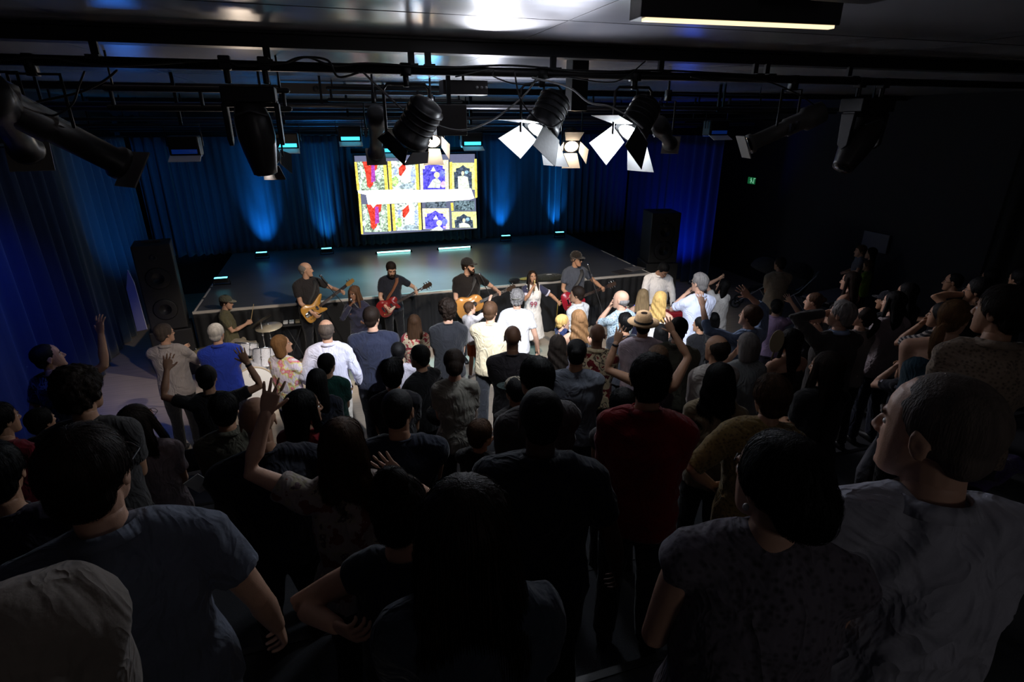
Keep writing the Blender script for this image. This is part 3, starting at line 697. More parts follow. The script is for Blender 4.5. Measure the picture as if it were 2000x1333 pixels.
# stage
SZ=1.07
g=G(); g.box((1.92,12.75,SZ-.03),(4.42,2.5,.03)); struct('floor_stage',g,DECK)
g=G(); g.box((1.92,12.75,.51),(4.30,2.40,.51)); struct('trim_40',g,CURTB)
g=G(); g.box((1.92,10.262,SZ+.002),(4.42,.012,.003)); g.box((1.92,10.247,SZ-.02),(4.42,.004,.018)); struct('trim_41',g,WHT)
g=G(); 
for x in(-2.47,6.31):
    for y0,y1 in((10.27,11.0),(11.12,11.75),(11.9,12.6)): g.box((x,(y0+y1)/2,SZ+.002),(.014,(y1-y0)/2,.003))
struct('trim_42',g,WHT)
def curtain(name,a,b,z0,z1,m,label,cat='curtain',wl=.20,amp=.105,group=None,seed=0,thick=.006):
    a=A(*a);b=A(*b); Ln=np.linalg.norm(b-a); n=int(Ln/.022); nz=14; t=np.linspace(0,1,n+1); s=t*Ln
    rn=random.Random(seed); ph=np.cumsum([rn.uniform(.55,1.5) for _ in range(n+1)]); ph=ph*(Ln/wl*2*PI/ph[-1])
    am=amp*(.55+.45*np.sin(s*1.7+seed)); u=(b-a)/Ln; nn=A(-u[1],u[0])
    V=[];F=[]
    for i in range(nz+1):
        f=i/nz; z=z1+(z0-z1)*f; k=.65+.55*f
        off=am*k*np.sin(ph)+.02*np.sin(s*9+f*3+seed)*f
        for j in range(n+1):
            q=a+(b-a)*t[j]+nn*off[j]; V.append((q[0],q[1],z+ (0 if i<nz else .01*math.sin(ph[j]))))
    for i in range(nz):
        for j in range(n): k=i*(n+1)+j; F.append((k,k+1,k+n+2,k+n+1))
    g=G(); g.add(V,F); o=obj(name,g,m); sd=o.modifiers.new('thickness','SOLIDIFY'); sd.thickness=thick
    return tag(o,label,cat,group)
curtain('stage_curtain',(-4.15,15.0),(.35,15.05),.02 if 0 else 1.08,3.77,CURT,'pleated back curtain lit blue from below, left of the projection screen',wl=.19,seed=1)
curtain('stage_curtain',(.36,15.05),(3.75,15.05),1.08,3.77,CURT,'pleated back curtain hanging directly behind the projection screen',wl=.19,seed=2)
curtain('stage_curtain',(3.76,15.05),(8.2,15.0),1.08,3.77,CURT,'pleated back curtain with two cyan pools of light, right of the screen',wl=.19,seed=3)
curtain('wing_curtain',(8.2,14.9),(9.15,12.1),.02,3.77,CURTS,'bright deep blue curtain at the right wing behind the keyboard player',wl=.26,amp=.08,seed=4)
curtain('side_curtain',(-4.25,15.0),(-4.2,11.0),.02,3.77,CURT,'blue striped side curtain along the left edge of the stage',wl=.34,amp=.15,seed=5)
curtain('side_curtain',(-4.2,10.95),(-4.2,3.4),.02,3.77,CURTS,'wide deep blue side curtain behind the young man reaching up on the left',wl=.42,amp=.12,seed=6)
curtain('wall_drape',(10.6,6.6),(10.6,1.6),1.5,4.2,CURTB,'black drape on the right wall near the camera',wl=.3,amp=.06,seed=8)
curtain('stage_skirt',(-2.5,10.22),(6.34,10.22),.01,SZ-.045,CURTB,'black pleated skirt under the front edge of the stage','stage skirt',wl=.16,amp=.025,seed=7)
# curtain tracks
for i,(x0,y0,x1,y1) in enumerate(((-4.3,15.05,8.3,15.05),(-4.2,15.0,-4.2,3.2))):
    g=G(); g.cyl((x0,y0,3.80),(x1,y1,3.80),.022); tag(obj('curtain_rail',g,STL),('steel rail the back curtains hang from','steel rail the left side curtains hang from')[i],'curtain rail')
# projection screen
g=G(); 
SX0,SX1,SZ0,SZ1,SY=.60,3.56,1.44,3.33,14.55
e=empty('projection_screen',(2.08,SY,SZ0),'projection screen showing stained glass panels with a white bar across','projection screen')
f=G(); w=.035
for c,h in (((0,0,-w/2),(1.52,.02,w/2)),((0,0,1.89+w/2),(1.52,.03,w/2)),((-1.5,0,.945),(w/2,.02,.945)),((1.5,0,.945),(w/2,.02,.945))): f.box(c,h)
obj('frame',f,BLK,e,smooth=False)
def glow(c,st=1.0,vary=.5,cell=26):
    key='glass_%d_%d_%d'%c
    if key in _M: return _M[key]
    m=bpy.data.materials.new(key); m.use_nodes=True; N=m.node_tree.nodes; L=m.node_tree.links; N.clear(); _M[key]=m
    out=N.new('ShaderNodeOutputMaterial'); em=N.new('ShaderNodeEmission'); L.new(em.outputs[0],out.inputs[0]); em.inputs[1].default_value=st*2.0
    tc=N.new('ShaderNodeTexCoord'); vo=N.new('ShaderNodeTexVoronoi'); vo.inputs['Scale'].default_value=cell; L.new(tc.outputs['Object'],vo.inputs[0])
    ve=N.new('ShaderNodeTexVoronoi'); ve.feature='DISTANCE_TO_EDGE'; ve.inputs['Scale'].default_value=cell; L.new(tc.outputs['Object'],ve.inputs[0])
    sc=N.new('ShaderNodeSeparateColor'); L.new(vo.outputs['Color'],sc.inputs[0]); r=N.new('ShaderNodeValToRGB'); e=r.color_ramp.elements; a=s2l(*c)
    e[0].color=(*[x*(1-vary) for x in a],1); e[1].color=(*[min(1.6,x*(1+vary)+.05*vary) for x in a],1); L.new(sc.outputs[0],r.inputs[0])
    mp=N.new('ShaderNodeMapRange'); mp.inputs[1].default_value=0; mp.inputs[2].default_value=.05; mp.inputs[3].default_value=.35; mp.inputs[4].default_value=1; L.new(ve.outputs['Distance'],mp.inputs[0])
    mx=N.new('ShaderNodeVectorMath'); mx.operation='SCALE'; L.new(r.outputs[0],mx.inputs[0])
    if vary>.1: L.new(mp.outputs[0],mx.inputs['Scale'])
    else: mx.inputs['Scale'].default_value=1
    L.new(mx.outputs[0],em.inputs[0]); return m
def suv(x,y):   # place on the screen face
    # invert the bilinear quad (95,130)(1800,95)(215,1235)(1860,1130)
    u,v=.5,.5
    for _ in range(12):
        px=(95*(1-u)+1805*u)*(1-v)+(215*(1-u)+1862*u)*v; py=(128*(1-u)+92*u)*(1-v)+(1240*(1-u)+1138*u)*v
        u+=(x-px)/1680; v+=(y-py)/1080
    return (-1.482+2.964*u,1.89*(1-v))
IMG=G(); MATS=[]; 
def poly(col,pts,lay,vary=.5,st=1.,sm=0):
    m=glow(col,st,vary)
    if m not in MATS: MATS.append(m)
    P=[suv(*q) for q in pts]; 
    if sm: P=[tuple(q) for q in outline_(P)]
    IMG.add([(a,-.0205-lay*.0006,b) for a,b in P],[tuple(range(len(P)))],MATS.index(m))
def outline_(P):
    P=[A(*q) for q in P]; m=len(P); out=[]
    for i in range(m):
        p0,p1,p2,p3=P[i-1],P[i],P[(i+1)%m],P[(i+2)%m]
        for t in (0,.25,.5,.75): out.append(.5*((2*p1)+(-p0+p2)*t+(2*p0-5*p1+4*p2-p3)*t*t+(-p0+3*p1-3*p2+p3)*t**3))
    return out
def blob(col,x,y,rx,ry,lay,vary=.4,st=1.): poly(col,[(x+rx*math.cos(t),y+ry*math.sin(t)) for t in np.linspace(0,2*PI,12,endpoint=False)],lay,vary,st)
GR=(150,172,150); PALE=(196,216,206); RED=(206,54,36); PUR=(150,60,160); BLU=(78,72,214); YEL=(216,196,84); CRM=(226,216,178); DKB=(52,66,84); WH=(244,246,242); LBL=(160,178,226); ORG=(226,120,50)
poly((86,90,112),[(95,128),(1805,92),(1862,1138),(215,1240)],0,.03)
for dy,cols in((0,((140,205,510,200,570,600,170,605),(590,195,950,190,1010,585,620,600))),(590,((205,795,560,790,610,1190,250,1200),(640,790,1000,770,1045,1165,690,1175)))):
    for k_,c in enumerate(cols): poly((GR,PALE)[k_],[(c[0],c[1]),(c[2],c[3]),(c[4],c[5]),(c[6],c[7])],1,.75)
for ox,oy in((0,0),(62,590)):    # first column: red and violet robe
    poly(RED,[(205+ox,205+oy),(415+ox,200+oy),(405+ox,300+oy),(370+ox,340+oy),(355+ox,520+oy),(310+ox,572+oy),(275+ox,540+oy),(255+ox,380+oy)],2,.4)
    poly(PUR,[(325+ox,240+oy),(370+ox,240+oy),(388+ox,470+oy),(330+ox,490+oy)],3,.3)
    poly(WH,[(265+ox,205+oy),(345+ox,205+oy),(300+ox,260+oy)],3,.2)
    for bx,by in((190,320),(210,400),(180,480),(430,330),(435,440)): blob(PALE,bx+ox,by+oy,26,42,2,.4)
    poly(PALE,[(330+ox,575+oy),(375+ox,500+oy),(430+ox,580+oy)],4,.2)
for ox,oy in((0,0),(62,590)):    # second column: white figure with red sash
    poly(WH,[(770+ox,190+oy),(850+ox,190+oy),(870+ox,480+oy),(800+ox,495+oy),(740+ox,480+oy),(745+ox,380+oy)],2,.15)
    poly(RED,[(790+ox,205+oy),(808+ox,300+oy),(740+ox,400+oy),(712+ox,380+oy),(705+ox,290+oy)],3,.35)
    blob(LBL,660+ox,330+oy,28,60,2); blob((170,220,130),660+ox,470+oy,45,70,2,.5); blob(LBL,910+ox,390+oy,38,120,2,.5)
    poly((150,170,180),[(690+ox,560+oy),(760+ox,505+oy),(900+ox,500+oy),(950+ox,560+oy),(830+ox,580+oy)],3,.5)
def arch_(x0,y0,x1,y1,inner,frame,lay=2):
    poly(frame,[(x0,y0),(x1,y0-4),(x1+18,y1),(x0+18,y1)],lay,.25)
    a,b,w,h=x0+45,y0+40,x1-x0-95,y1-y0-42
    poly(inner,[(a,b+80),(a+30,b+80),(a+30,b+35),(a+w*.3,b+25),(a+w*.5,b-12),(a+w*.7,b+25),(a+w-30,b+35),(a+w-30,b+75),(a+w,b+80),(a+w+14,b+h),(a+14,b+h)],lay+1,.55)
arch_(1000,180,1415,588,BLU,CRM); arch_(1045,852,1440,1150,BLU,CRM)
arch_(1455,215,1815,580,DKB,(206,212,140)); arch_(1480,895,1850,1130,DKB,(206,212,140))
poly((70,84,96),[(1090,750),(1395,745),(1400,835),(1095,845)],2,.8); poly((80,100,108),[(1510,740),(1820,735),(1830,870),(1520,880)],2,.8)
for ox,oy,c in((0,0,1),(52,680,.55)):
    poly(WH,[(1200+ox,265+oy),(1235+ox,330+oy),(1160+ox,330+oy)],5,.1)
    blob(CRM,1250+ox,380+oy,42,42,5,.2)
    poly((198,206,196),[(1120+ox,560+oy-150*(1-c)),(1190+ox,450+oy),(1250+ox,415+oy),(1310+ox,470+oy),(1300+ox,560+oy-150*(1-c))],5,.35)
    blob((200,170,230),1345+ox,min(510+oy,1120),38,50 if c==1 else 20,5,.4)
    blob((110,120,230),1330+ox,360+oy,42,48,4,.4)
for ox,oy,c in((0,0,1),(35,665,.35)):
    blob(CRM,1632+ox,355+oy,22,30,5,.1)
    poly((206,214,200),[(1560+ox,400+oy),(1640+ox,385+oy),(1710+ox,410+oy),(1740+ox,(560 if c==1 else 455)+oy),(1570+ox,(570 if c==1 else 460)+oy)],5,.3)
    blob((130,170,190),1690+ox,340+oy,30,26,5,.4)
for q in ([(98,210),(130,210),(172,595),(138,598)],[(485,200),(530,198),(566,592),(520,594)],[(548,200),(598,198),(625,590),(582,592)],[(935,185),(978,183),(1004,588),(960,590)],[(150,602),(182,600),(232,1228),(205,1230)],[(550,792),(590,790),(618,1180),(575,1184)],[(612,790),(655,788),(685,1175),(645,1178)],[(985,770),(1025,768),(1050,1160),(1010,1165)],[(1432,205),(1470,200),(1480,580),(1445,582)],[(1462,770),(1500,765),(1512,880),(1475,885)],[(1800,160),(1835,158),(1862,690),(1826,700)]):
    poly(YEL,q,6,.3)
for q in ([(530,200),(545,200),(582,592),(568,592)],[(980,183),(992,183),(1016,588),(1005,588)],[(1416,178),(1430,176),(1444,582),(1432,584)],[(592,790),(610,790),(642,1178),(622,1180)],[(1028,768),(1044,766),(1070,1160),(1053,1162)]): poly((30,32,40),q,7,.03)
poly((255,255,252),[(145,605),(560,590),(1000,590),(1440,580),(1760,562),(1800,660),(1815,700),(1740,722),(1400,745),(1000,765),(640,782),(290,800),(262,660),(165,640)],8,.02,1.9)
IMG.add([],[]) if 0 else None
obj('image',IMG,MATS,None,smooth=False) if 0 else None
g=G(); g.box((0,-.012,.945),(1.482,.008,.945)); scr=obj('screen',g,BLK,e,smooth=False)
obj('projected_image',IMG,MATS,scr,smooth=False)
g=G(); g.cyl((-1.55,.05,2.0),(1.55,.05,2.0),.06); obj('roller_case',g,BLK,e)
g=G()
for x in(-1.3,1.3): g.cyl((x,.05,1.95),(x,.05,3.12),.006,6)
obj('cable',g,BLK,e)
# ---------------------------------------------------------------- the people
TR='trousers'; p=person
BT=(TR,(20,21,26)); JN=(TR,(30,36,52)); KH=(TR,(110,98,80))
# --- the band on the flat floor in front of the stage
DRM=p(440,578,35,1.75,112,'drummer in an olive cap and olive tee seated behind the drum kit',hair='short',hc='dkbrown',sk='fair',top=('tee',(98,94,72)),cap=((86,86,74),'cap',0,(150,140,120)),sit=.42,bot=(TR,(150,140,125)),L=('pt',-.14,.36,.72),Rr=('pt',.04,.32,.82),lhs='grip',rhs='grip',hpit=-10,z0=0,d_fix=9.55)
BAS=p(596,513,33,1.85,150,'balding bass player in a charcoal tee with a honey coloured bass',hair='receding',hc='grey',sk='fair',top=('tee',(46,43,45)),b=1.12,belly=.03,bot=BT,L=('pt',-.42,.30,1.23),Rr=('pt',.12,.26,.98),lhs='grip',rhs='cup',hy=-50,hpit=0,z0=0)
DRD=p(690,560,36,1.66,205,'singer with very long dreadlocks and a microphone beside the bass player',hair='dread',hc='brown',sk='brown',fem=1,top=('blouse',(34,34,52)),sl=1.0,bot=(TR,(28,28,40)),L=('pt',-.22,.26,1.22,(0,0,1)),Rr='mic',hy=10,z0=0,side=4)
RED=p(763,513,33,1.78,172,'dark haired guitarist with a cherry red electric guitar and brown strap',hair='short',hc='dkbrown',sk='fair',top=('tee',(36,38,48)),bot=BT,L=('pt',-.38,.26,1.24),Rr=('pt',.15,.25,1.00),lhs='grip',rhs='cup',hpit=-26,hy=-6,beard='dkbrown',z0=0)
ACO=p(914,505,36,1.88,160,'bearded guitarist in a dark cap and black tee with an acoustic guitar',hair='short',hc='dkbrown',sk='fair',top=('tee',(24,20,20)),b=1.18,belly=.03,bot=BT,L=('pt',-.42,.26,1.22),Rr=('pt',.14,.27,1.04),lhs='grip',rhs='cup',hy=-42,cap=((30,28,28),'cap',0,(32,30,30)),beard='dkbrown',watch=1,z0=0)
SNG=p(1040,530,31,1.62,170,'singer in a white baseball jersey dress with navy sleeves holding a microphone',hair='long',hc='dkbrown',sk='tan',fem=1,top=('jersey',(232,228,222)),sl=.0,bot=('skirt',(236,232,226)),L=('pt',-.46,.24,1.20,(0,1,0)),Rr='mic',hpit=14,hy=-8,z0=0,lhs='open')
EGT=p(1127,492,34,1.88,152,'guitarist in a cap and dark glasses with a wine red hollow guitar',hair='short',hc='greybrown',sk='tan',top=('tee',(70,74,84)),bot=BT,L=('pt',-.38,.26,1.16),Rr=('pt',.16,.25,1.02),lhs='grip',rhs='cup',hy=-25,cap=((34,28,24),'cap',0,(40,36,34)),glasses=2,hpit=-4,z0=0)
KEY=p(1297,514,34,1.78,168,'keyboard player in a white shirt and glasses bent over red keyboards',hair='short',hc='black',sk='olive',top=('shirt',(228,224,222)),sl=.95,bot=BT,L=('pt',-.20,.42,1.02,(0,0,-1)),Rr=('pt',.22,.42,1.02,(0,0,-1)),hy=-30,hpit=-34,glasses=1,lean=10,collar=1,z0=0,b=1.1)
# --- front rows in the light, left to right
p(318,633,46,1.80,22,'grey haired man in glasses and a pale grey shirt clapping left of the blue polo',hair='short',hc='greybrown',sk='fair',top=('shirt',(176,168,168)),sl=.95,bot=(TR,(20,20,26)),L='clap',Rr='clap',hy=38,glasses=1,collar=1,b=1.08)
p(420,633,46,1.78,8,'stocky white haired man in a royal blue polo shirt near the drums',hair='short',hc='white',sk='fair',top=('polo',(44,70,190)),bot=(TR,(34,36,54)),L='clasp',Rr='clasp',hy=18,collar=1,b=1.16,belly=.03,glasses=1,face=False)
p(548,655,46,1.62,48,'woman with a light brown bob in a pastel floral blouse clapping',hair='bob',hc='ltbrown',sk='fair',fem=1,top=('blouse',(240,232,244)),pat='tie',sl=.8,bot=(TR,(120,112,104)),L='clap',Rr='clap',hy=34,hpit=8,b=1.12)
BLT=p(635,625,48,1.80,2,'grey haired man in a white dress shirt with brown belt',hair='receding',hc='greybrown',sk='fair',top=('shirt',(226,224,244)),sl=.92,bot=(TR,(216,208,196)),L='pocket',Rr='down',hy=4,collar=1,b=1.06)
p(725,600,50,1.86,6,'broad dark haired man in a navy tee before the red guitar',hair='short',hc='dkbrown',sk='fair',top=('tee',(42,46,66)),bot=(TR,(26,28,40)),L='clasp',Rr='clasp',hy=16,b=1.26,belly=.04)
p(808,615,46,1.64,0,'woman with long straight brown hair over a red floral top',hair='vlong',hc='brown',sk='fair',fem=1,top=('blouse',(214,196,164)),pat='redfloral',bot=JN,L='clasp',Rr='clasp')
p(872,586,44,1.84,-4,'young man with thick dark curls in an oversized black tee',hair='curly',hc='dkbrown',sk='fair',top=('tee',(36,37,42)),bot=(TR,(120,112,110)),L='clasp',Rr='clasp',hy=-18,b=1.0)
BEI=p(958,590,44,1.80,12,'man in a cream tee carrying a small boy on his arm',hair='short',hc='brown',sk='fair',top=('tee',(222,206,172)),sl=.7,bot=(TR,(44,46,52)),L='hold',Rr='clasp',hy=6,fold=.014,b=1.12)
BOY=p(918,592,38,1.22,40,'small boy in a grey tee and orange shorts carried on a hip',hair='short',hc='brown',sk='fair',top=('tee',(186,180,180)),bot=('shorts',(176,86,44)),L='clasp',Rr=('px',956,588,.52),hy=20,z0=.78,d_fix=7.35,sit=.0,shoes=(235,235,235),side=-8,rhs='flat')
p(1010,567,40,1.84,6,'man in a plain white tee with curly grey hair under a grey cap',hair='curly',hc='grey',sk='fair',top=('tee',(232,230,232)),bot=(TR,(70,70,76)),b=1.05,cap=((128,124,112),'cap',180),L='down',Rr='down')
p(1127,560,40,1.80,-50,'dark haired man in a white shirt seen in left profile beside the baby',hair='short',hc='dkbrown',sk='tan',top=('shirt',(236,234,232)),sl=.6,bot=JN,L='clasp',Rr='clasp',hy=-30,collar=1)
WAV=p(1130,606,46,1.66,-12,'mother with long wavy light brown hair and bare shoulders holding a baby',hair='longwavy',hc='ltbrown',sk='fair',fem=1,top=('tank',(24,24,28)),bot=JN,L='hold',Rr='hold',hy=-10)
p(1100,622,26,.62,35,'blond baby resting on the mother with long wavy hair',hair='short',hc='blond',sk='fair',top=('tee',(36,48,84)),bot=('shorts',(36,48,84)),z0=1.20,d_fix=6.45,L='clasp',Rr='clasp',hs=1.75,hy=30)
p(1213,568,42,1.80,-45,'balding man in a light blue patterned shirt with a hand at his chin',hair='bald',hc='grey',sk='fair',top=('shirt',(196,214,224)),pat='check',sl=.6,bot=JN,L='face',Rr='clasp',hy=-25,collar=1)
p(1257,565,40,1.68,-6,'woman with ash blond hair in a sleeveless navy dress',hair='midlong',hc='ash',sk='fair',fem=1,top=('tank',(34,36,62)),bot=('skirt',(34,36,62)),L='clasp',Rr='clasp',hy=8)
p(1292,570,40,1.66,10,'woman with long golden blond hair in a sleeveless white top',hair='longwavy',hc='blond',sk='fair',fem=1,top=('tank',(236,232,226)),bot=(TR,(200,196,190)),L='clasp',Rr='clasp',hy=10)
p(1368,535,40,1.82,-30,'grey haired man in a shiny striped white shirt holding up his hand',hair='thick',hc='grey',sk='fair',top=('shirt',(214,220,244)),sl=.6,bot=(TR,(150,150,166)),L='pray',Rr='clasp',hy=-22,collar=1,glasses=1)
p(1413,546,40,1.64,-48,'woman with very long black hair and a raised arm in a white top',hair='vlong',hc='black',sk='fair',fem=1,top=('blouse',(230,226,222)),bot=('skirt',(230,226,222)),L=('px',1403,545,.50),Rr='clasp',hy=-22,hpit=14)
p(1090,655,52,1.64,-2,'woman with frizzy greying curls in a pale lilac top',hair='longwavy',hc='greybrown',sk='fair',fem=1,top=('tee',(190,186,214)),bot=JN,L='clasp',Rr='clasp')
p(1127,663,62,1.72,0,'person with black hair gathered low in a slate grey shirt',hair='bun',hc='black',sk='olive',top=('shirt',(92,96,106)),sl=.7,bot=BT,b=1.12,L='clasp',Rr='clasp',fem=0)
p(1168,635,50,1.76,4,'bald brown skinned man in a cream shirt with dark red flowers',hair=None,sk='brown',top=('shirt',(206,186,150)),pat='bigfloral',sl=.6,bot=BT,L='clasp',Rr='clasp',collar=1,b=1.10,face=False)
p(1222,613,45,1.72,-14,'young man with thick black hair in a black tee behind the patterned shirt',hair='thick',hc='black',sk='tan',top=('tee',(28,30,38)),bot=BT,L='clasp',Rr='clasp',hy=-14)
p(1258,612,46,1.78,-4,'man in a tan fedora with a dark band and a pale pink shirt',hair='short',hc='dkbrown',sk='tan',top=('shirt',(212,196,208)),sl=.95,bot=BT,cap=((176,142,104),'fedora'),L='clasp',Rr='clasp',collar=1,b=1.05)
p(1292,634,42,1.58,-10,'small woman with glossy black hair right of the fedora',hair='bob',hc='black',sk='tan',fem=1,top=('tee',(26,26,32)),bot=BT,L='clasp',Rr='clasp')
p(1287,676,58,1.66,-2,'woman with brown hair raising both bare arms high',hair='midlong',hc='brown',sk='tan',fem=1,top=('tank',(70,56,66)),bot=BT,L=('px',1204,668,.50),Rr=('px',1314,648,.50),watch=-1)
p(1328,622,48,1.80,2,'man with short black hair in an olive grey button shirt',hair='short',hc='black',sk='fair',top=('shirt',(88,88,76)),sl=.6,bot=BT,L='clasp',Rr='clasp',collar=1,b=1.06)
p(1368,621,40,1.42,-38,'boy in a black tee looking left beside the striped white shirt',hair='short',hc='black',sk='tan',top=('tee',(24,24,28)),bot=BT,L='clasp',Rr='clasp',hy=-28)
p(1396,611,38,1.50,-8,'child with shiny black hair below the woman in the white top',hair='bob',hc='black',sk='tan',fem=1,top=('tee',(26,26,32)),bot=BT,L='clasp',Rr='clasp')
p(1468,597,46,1.80,-42,'man in a denim shirt with both arms flung up',hair='short',hc='brown',sk='fair',top=('shirt',(116,138,172)),sl=.86,bot=BT,L=('px',1372,598,.54),Rr=('px',1462,578,.50),hy=-25,hpit=8,collar=1)
p(1402,657,62,1.76,-28,'man with thinning brown hair in a light linen shirt',hair='receding',hc='dkbrown',sk='tan',top=('shirt',(186,178,172)),sl=.95,bot=JN,L='clasp',Rr='clasp',hy=-18,collar=1)
p(1462,652,62,1.66,-24,'grey bobbed woman in a white top and dark vest',hair='bob',hc='grey',sk='fair',fem=1,top=('tee',(150,156,158)),bot=BT,L='face',Rr='clasp',hy=-20)
p(1519,585,38,1.68,-4,'person with glossy black curls in a lilac top clasping a raised hand',hair='updo',hc='black',sk='fair',fem=1,top=('tee',(198,172,214)),bot=(TR,(60,56,70)),L='clasp',Rr=('px',1545,590,.48))
p(1525,503,31,1.80,-22,'man standing clear of the crowd in a beige button shirt',hair='short',hc='dkbrown',sk='tan',top=('shirt',(164,148,128)),sl=.6,bot=KH,L='clasp',Rr='clasp',hy=-24,collar=1,b=1.08)
p(1592,572,46,1.66,-52,'woman with hair in a bun and a dark sleeveless top',hair='bun',hc='brown',sk='fair',fem=1,top=('tank',(40,40,46)),bot=BT,L='clasp',Rr='clasp',hy=-28)
p(1648,590,62,1.80,-38,'grey haired man in a dark suit jacket with light blue collar raising a hand',hair='thick',hc='grey',sk='fair',top=('blazer',(62,60,60)),sl=1.0,bot=BT,L=('px',1612,612,.42),Rr=('pt',.12,.36,1.34),collar=(150,170,205),hy=-30,hpit=6,b=1.08,rhs='open')
FAN=p(1545,645,62,1.68,-42,'woman with long black hair and bare arm in a black dress holding a fan',hair='long',hc='black',sk='fair',fem=1,top=('tank',(20,20,26)),bot=('skirt',(20,20,26)),L='hold',Rr='clasp',hy=-30,b=1.15)
p(1618,690,80,1.68,-40,'woman with very long dark brown hair in a black top',hair='vlong',hc='dkbrown',sk='tan',fem=1,top=('tee',(22,21,24)),bot=BT,L='clasp',Rr='clasp',hy=-26,b=1.1)
p(1512,735,100,1.66,-12,'woman with short brown hair in a mustard lace blouse',hair='short',hc='brown',sk='tan',fem=1,top=('blouse',(132,110,66)),pat='lace',sl=.75,bot=BT,L='hip',Rr='clasp',hy=-14,b=1.12)
p(1410,712,90,1.68,-4,'woman with a thick black mane of hair in a tan top',hair='longwavy',hc='black',sk='olive',fem=1,top=('tee',(112,98,76)),bot=BT,L='clasp',Rr='clasp')
p(1272,695,105,1.80,-2,'man with spiky black hair in a crimson shirt',hair='spiky',hc='black',sk='tan',top=('shirt',(120,14,20)),sl=1.0,bot=BT,L='clasp',Rr='clasp',collar=1,b=1.05,hy=-6)
p(1750,570,56,1.70,-42,'woman with long black hair in a billowing pale blouse',hair='vlong',hc='black',sk='fair',fem=1,top=('blouse',(168,156,160)),sl=1.0,bot=JN,L='clasp',Rr='clasp',hy=-32,fold=.014)
p(1690,600,54,1.52,-48,'girl with dark ponytail in a pale grey tee looking up',hair='pony',hc='dkbrown',sk='fair',fem=1,top=('tee',(128,120,118)),bot=BT,L='clasp',Rr='clasp',hy=-28,hpit=14)
p(1735,570,42,1.70,-52,'man in a dark baseball cap behind the girl with the ponytail',hair='short',hc='black',sk='tan',top=('tee',(22,22,28)),bot=BT,cap=((26,28,36),'cap'),hy=-28,L='clasp',Rr='clasp')
p(1775,553,46,1.66,-50,'dark haired woman between the cap and the billowing blouse',hair='midlong',hc='black',sk='tan',fem=1,top=('tee',(20,20,24)),bot=BT,L='clasp',Rr='clasp',hy=-34)
p(1845,592,62,1.64,-44,'woman in a black and white striped top with a hand at her mouth',hair='midlong',hc='black',sk='tan',fem=1,top=('tee',(150,142,136)),pat='hstripe',sl=.6,bot=BT,L='face',Rr='clasp',hy=-32)
p(1876,586,98,1.68,-6,'large woman in a teal sleeveless top with a low ponytail',hair='lowpony',hc='ltbrown',sk='fair',fem=1,top=('tank',(22,52,66)),bot=BT,L='clasp',Rr='clasp',hy=28,b=1.25)
p(1968,562,100,1.82,-20,'man in a patterned beige shirt leaning to the teal top',hair='short',hc='dkbrown',sk='tan',top=('shirt',(146,128,112)),pat='lace',sl=.6,bot=BT,L='clasp',Rr='clasp',hy=-44,b=1.05,collar=1)
p(1795,680,66,1.45,-52,'child in glasses and a dark printed tee with hands at the chin',hair='short',hc='dkbrown',sk='fair',top=('tee',(34,38,48)),pat='darkfloral',bot=BT,L='face',Rr='face',hy=-28,glasses=1)
p(1866,534,44,1.74,-64,'bald man in dark glasses near the back of the right block',hair='buzz',hc='black',sk='tan',top=('tee',(20,20,24)),bot=BT,L='clasp',Rr='clasp',hy=-24,glasses=1)
p(1918,544,56,1.74,-56,'man in glasses and a wristwatch with an open raised palm',hair='short',hc='black',sk='tan',top=('tee',(26,26,30)),bot=BT,L=('px',1890,575,.42),Rr='clasp',hy=-20,glasses=1,watch=-1)
p(1938,526,40,1.70,-60,'dim person in glasses far behind the open palm',hair='short',hc='black',sk='tan',top=('tee',(22,24,30)),bot=BT,L='clasp',Rr='clasp',glasses=1)
p(1996,526,44,1.72,-50,'person cut off by the right edge of the picture in a grey tee',hair='short',hc='black',sk='olive',top=('tee',(50,56,66)),bot=BT,L='clasp',Rr='clasp')
p(1664,532,42,1.66,-60,'woman with long dark hair in a sleeveless top below the high visibility vest',hair='long',hc='dkbrown',sk='fair',fem=1,top=('tank',(22,20,22)),bot=BT,L='clasp',Rr='clasp',hy=-24)
HV=p(1696,510,36,1.30,-70,'seated man in a yellow high visibility vest',hair='short',hc='brown',sk='tan',top=('tee',(120,150,50)),bot=BT,L='clasp',Rr='clasp',sit=.0,hy=-15,z0=.3)
p(1703,484,32,1.66,-88,'woman in glasses with a small child against her below the wall sign',hair='midlong',hc='black',sk='fair',fem=1,top=('tee',(40,40,50)),bot=BT,L='hold',Rr='hold',glasses=1,z0=.0)
p(1682,482,26,.95,-110,'small child in a grey striped top held by the woman in glasses',hair='short',hc='brown',sk='fair',top=('tee',(92,96,108)),pat=None,bot=BT,L='clasp',Rr='clasp',z0=.85,d_fix=9.9)
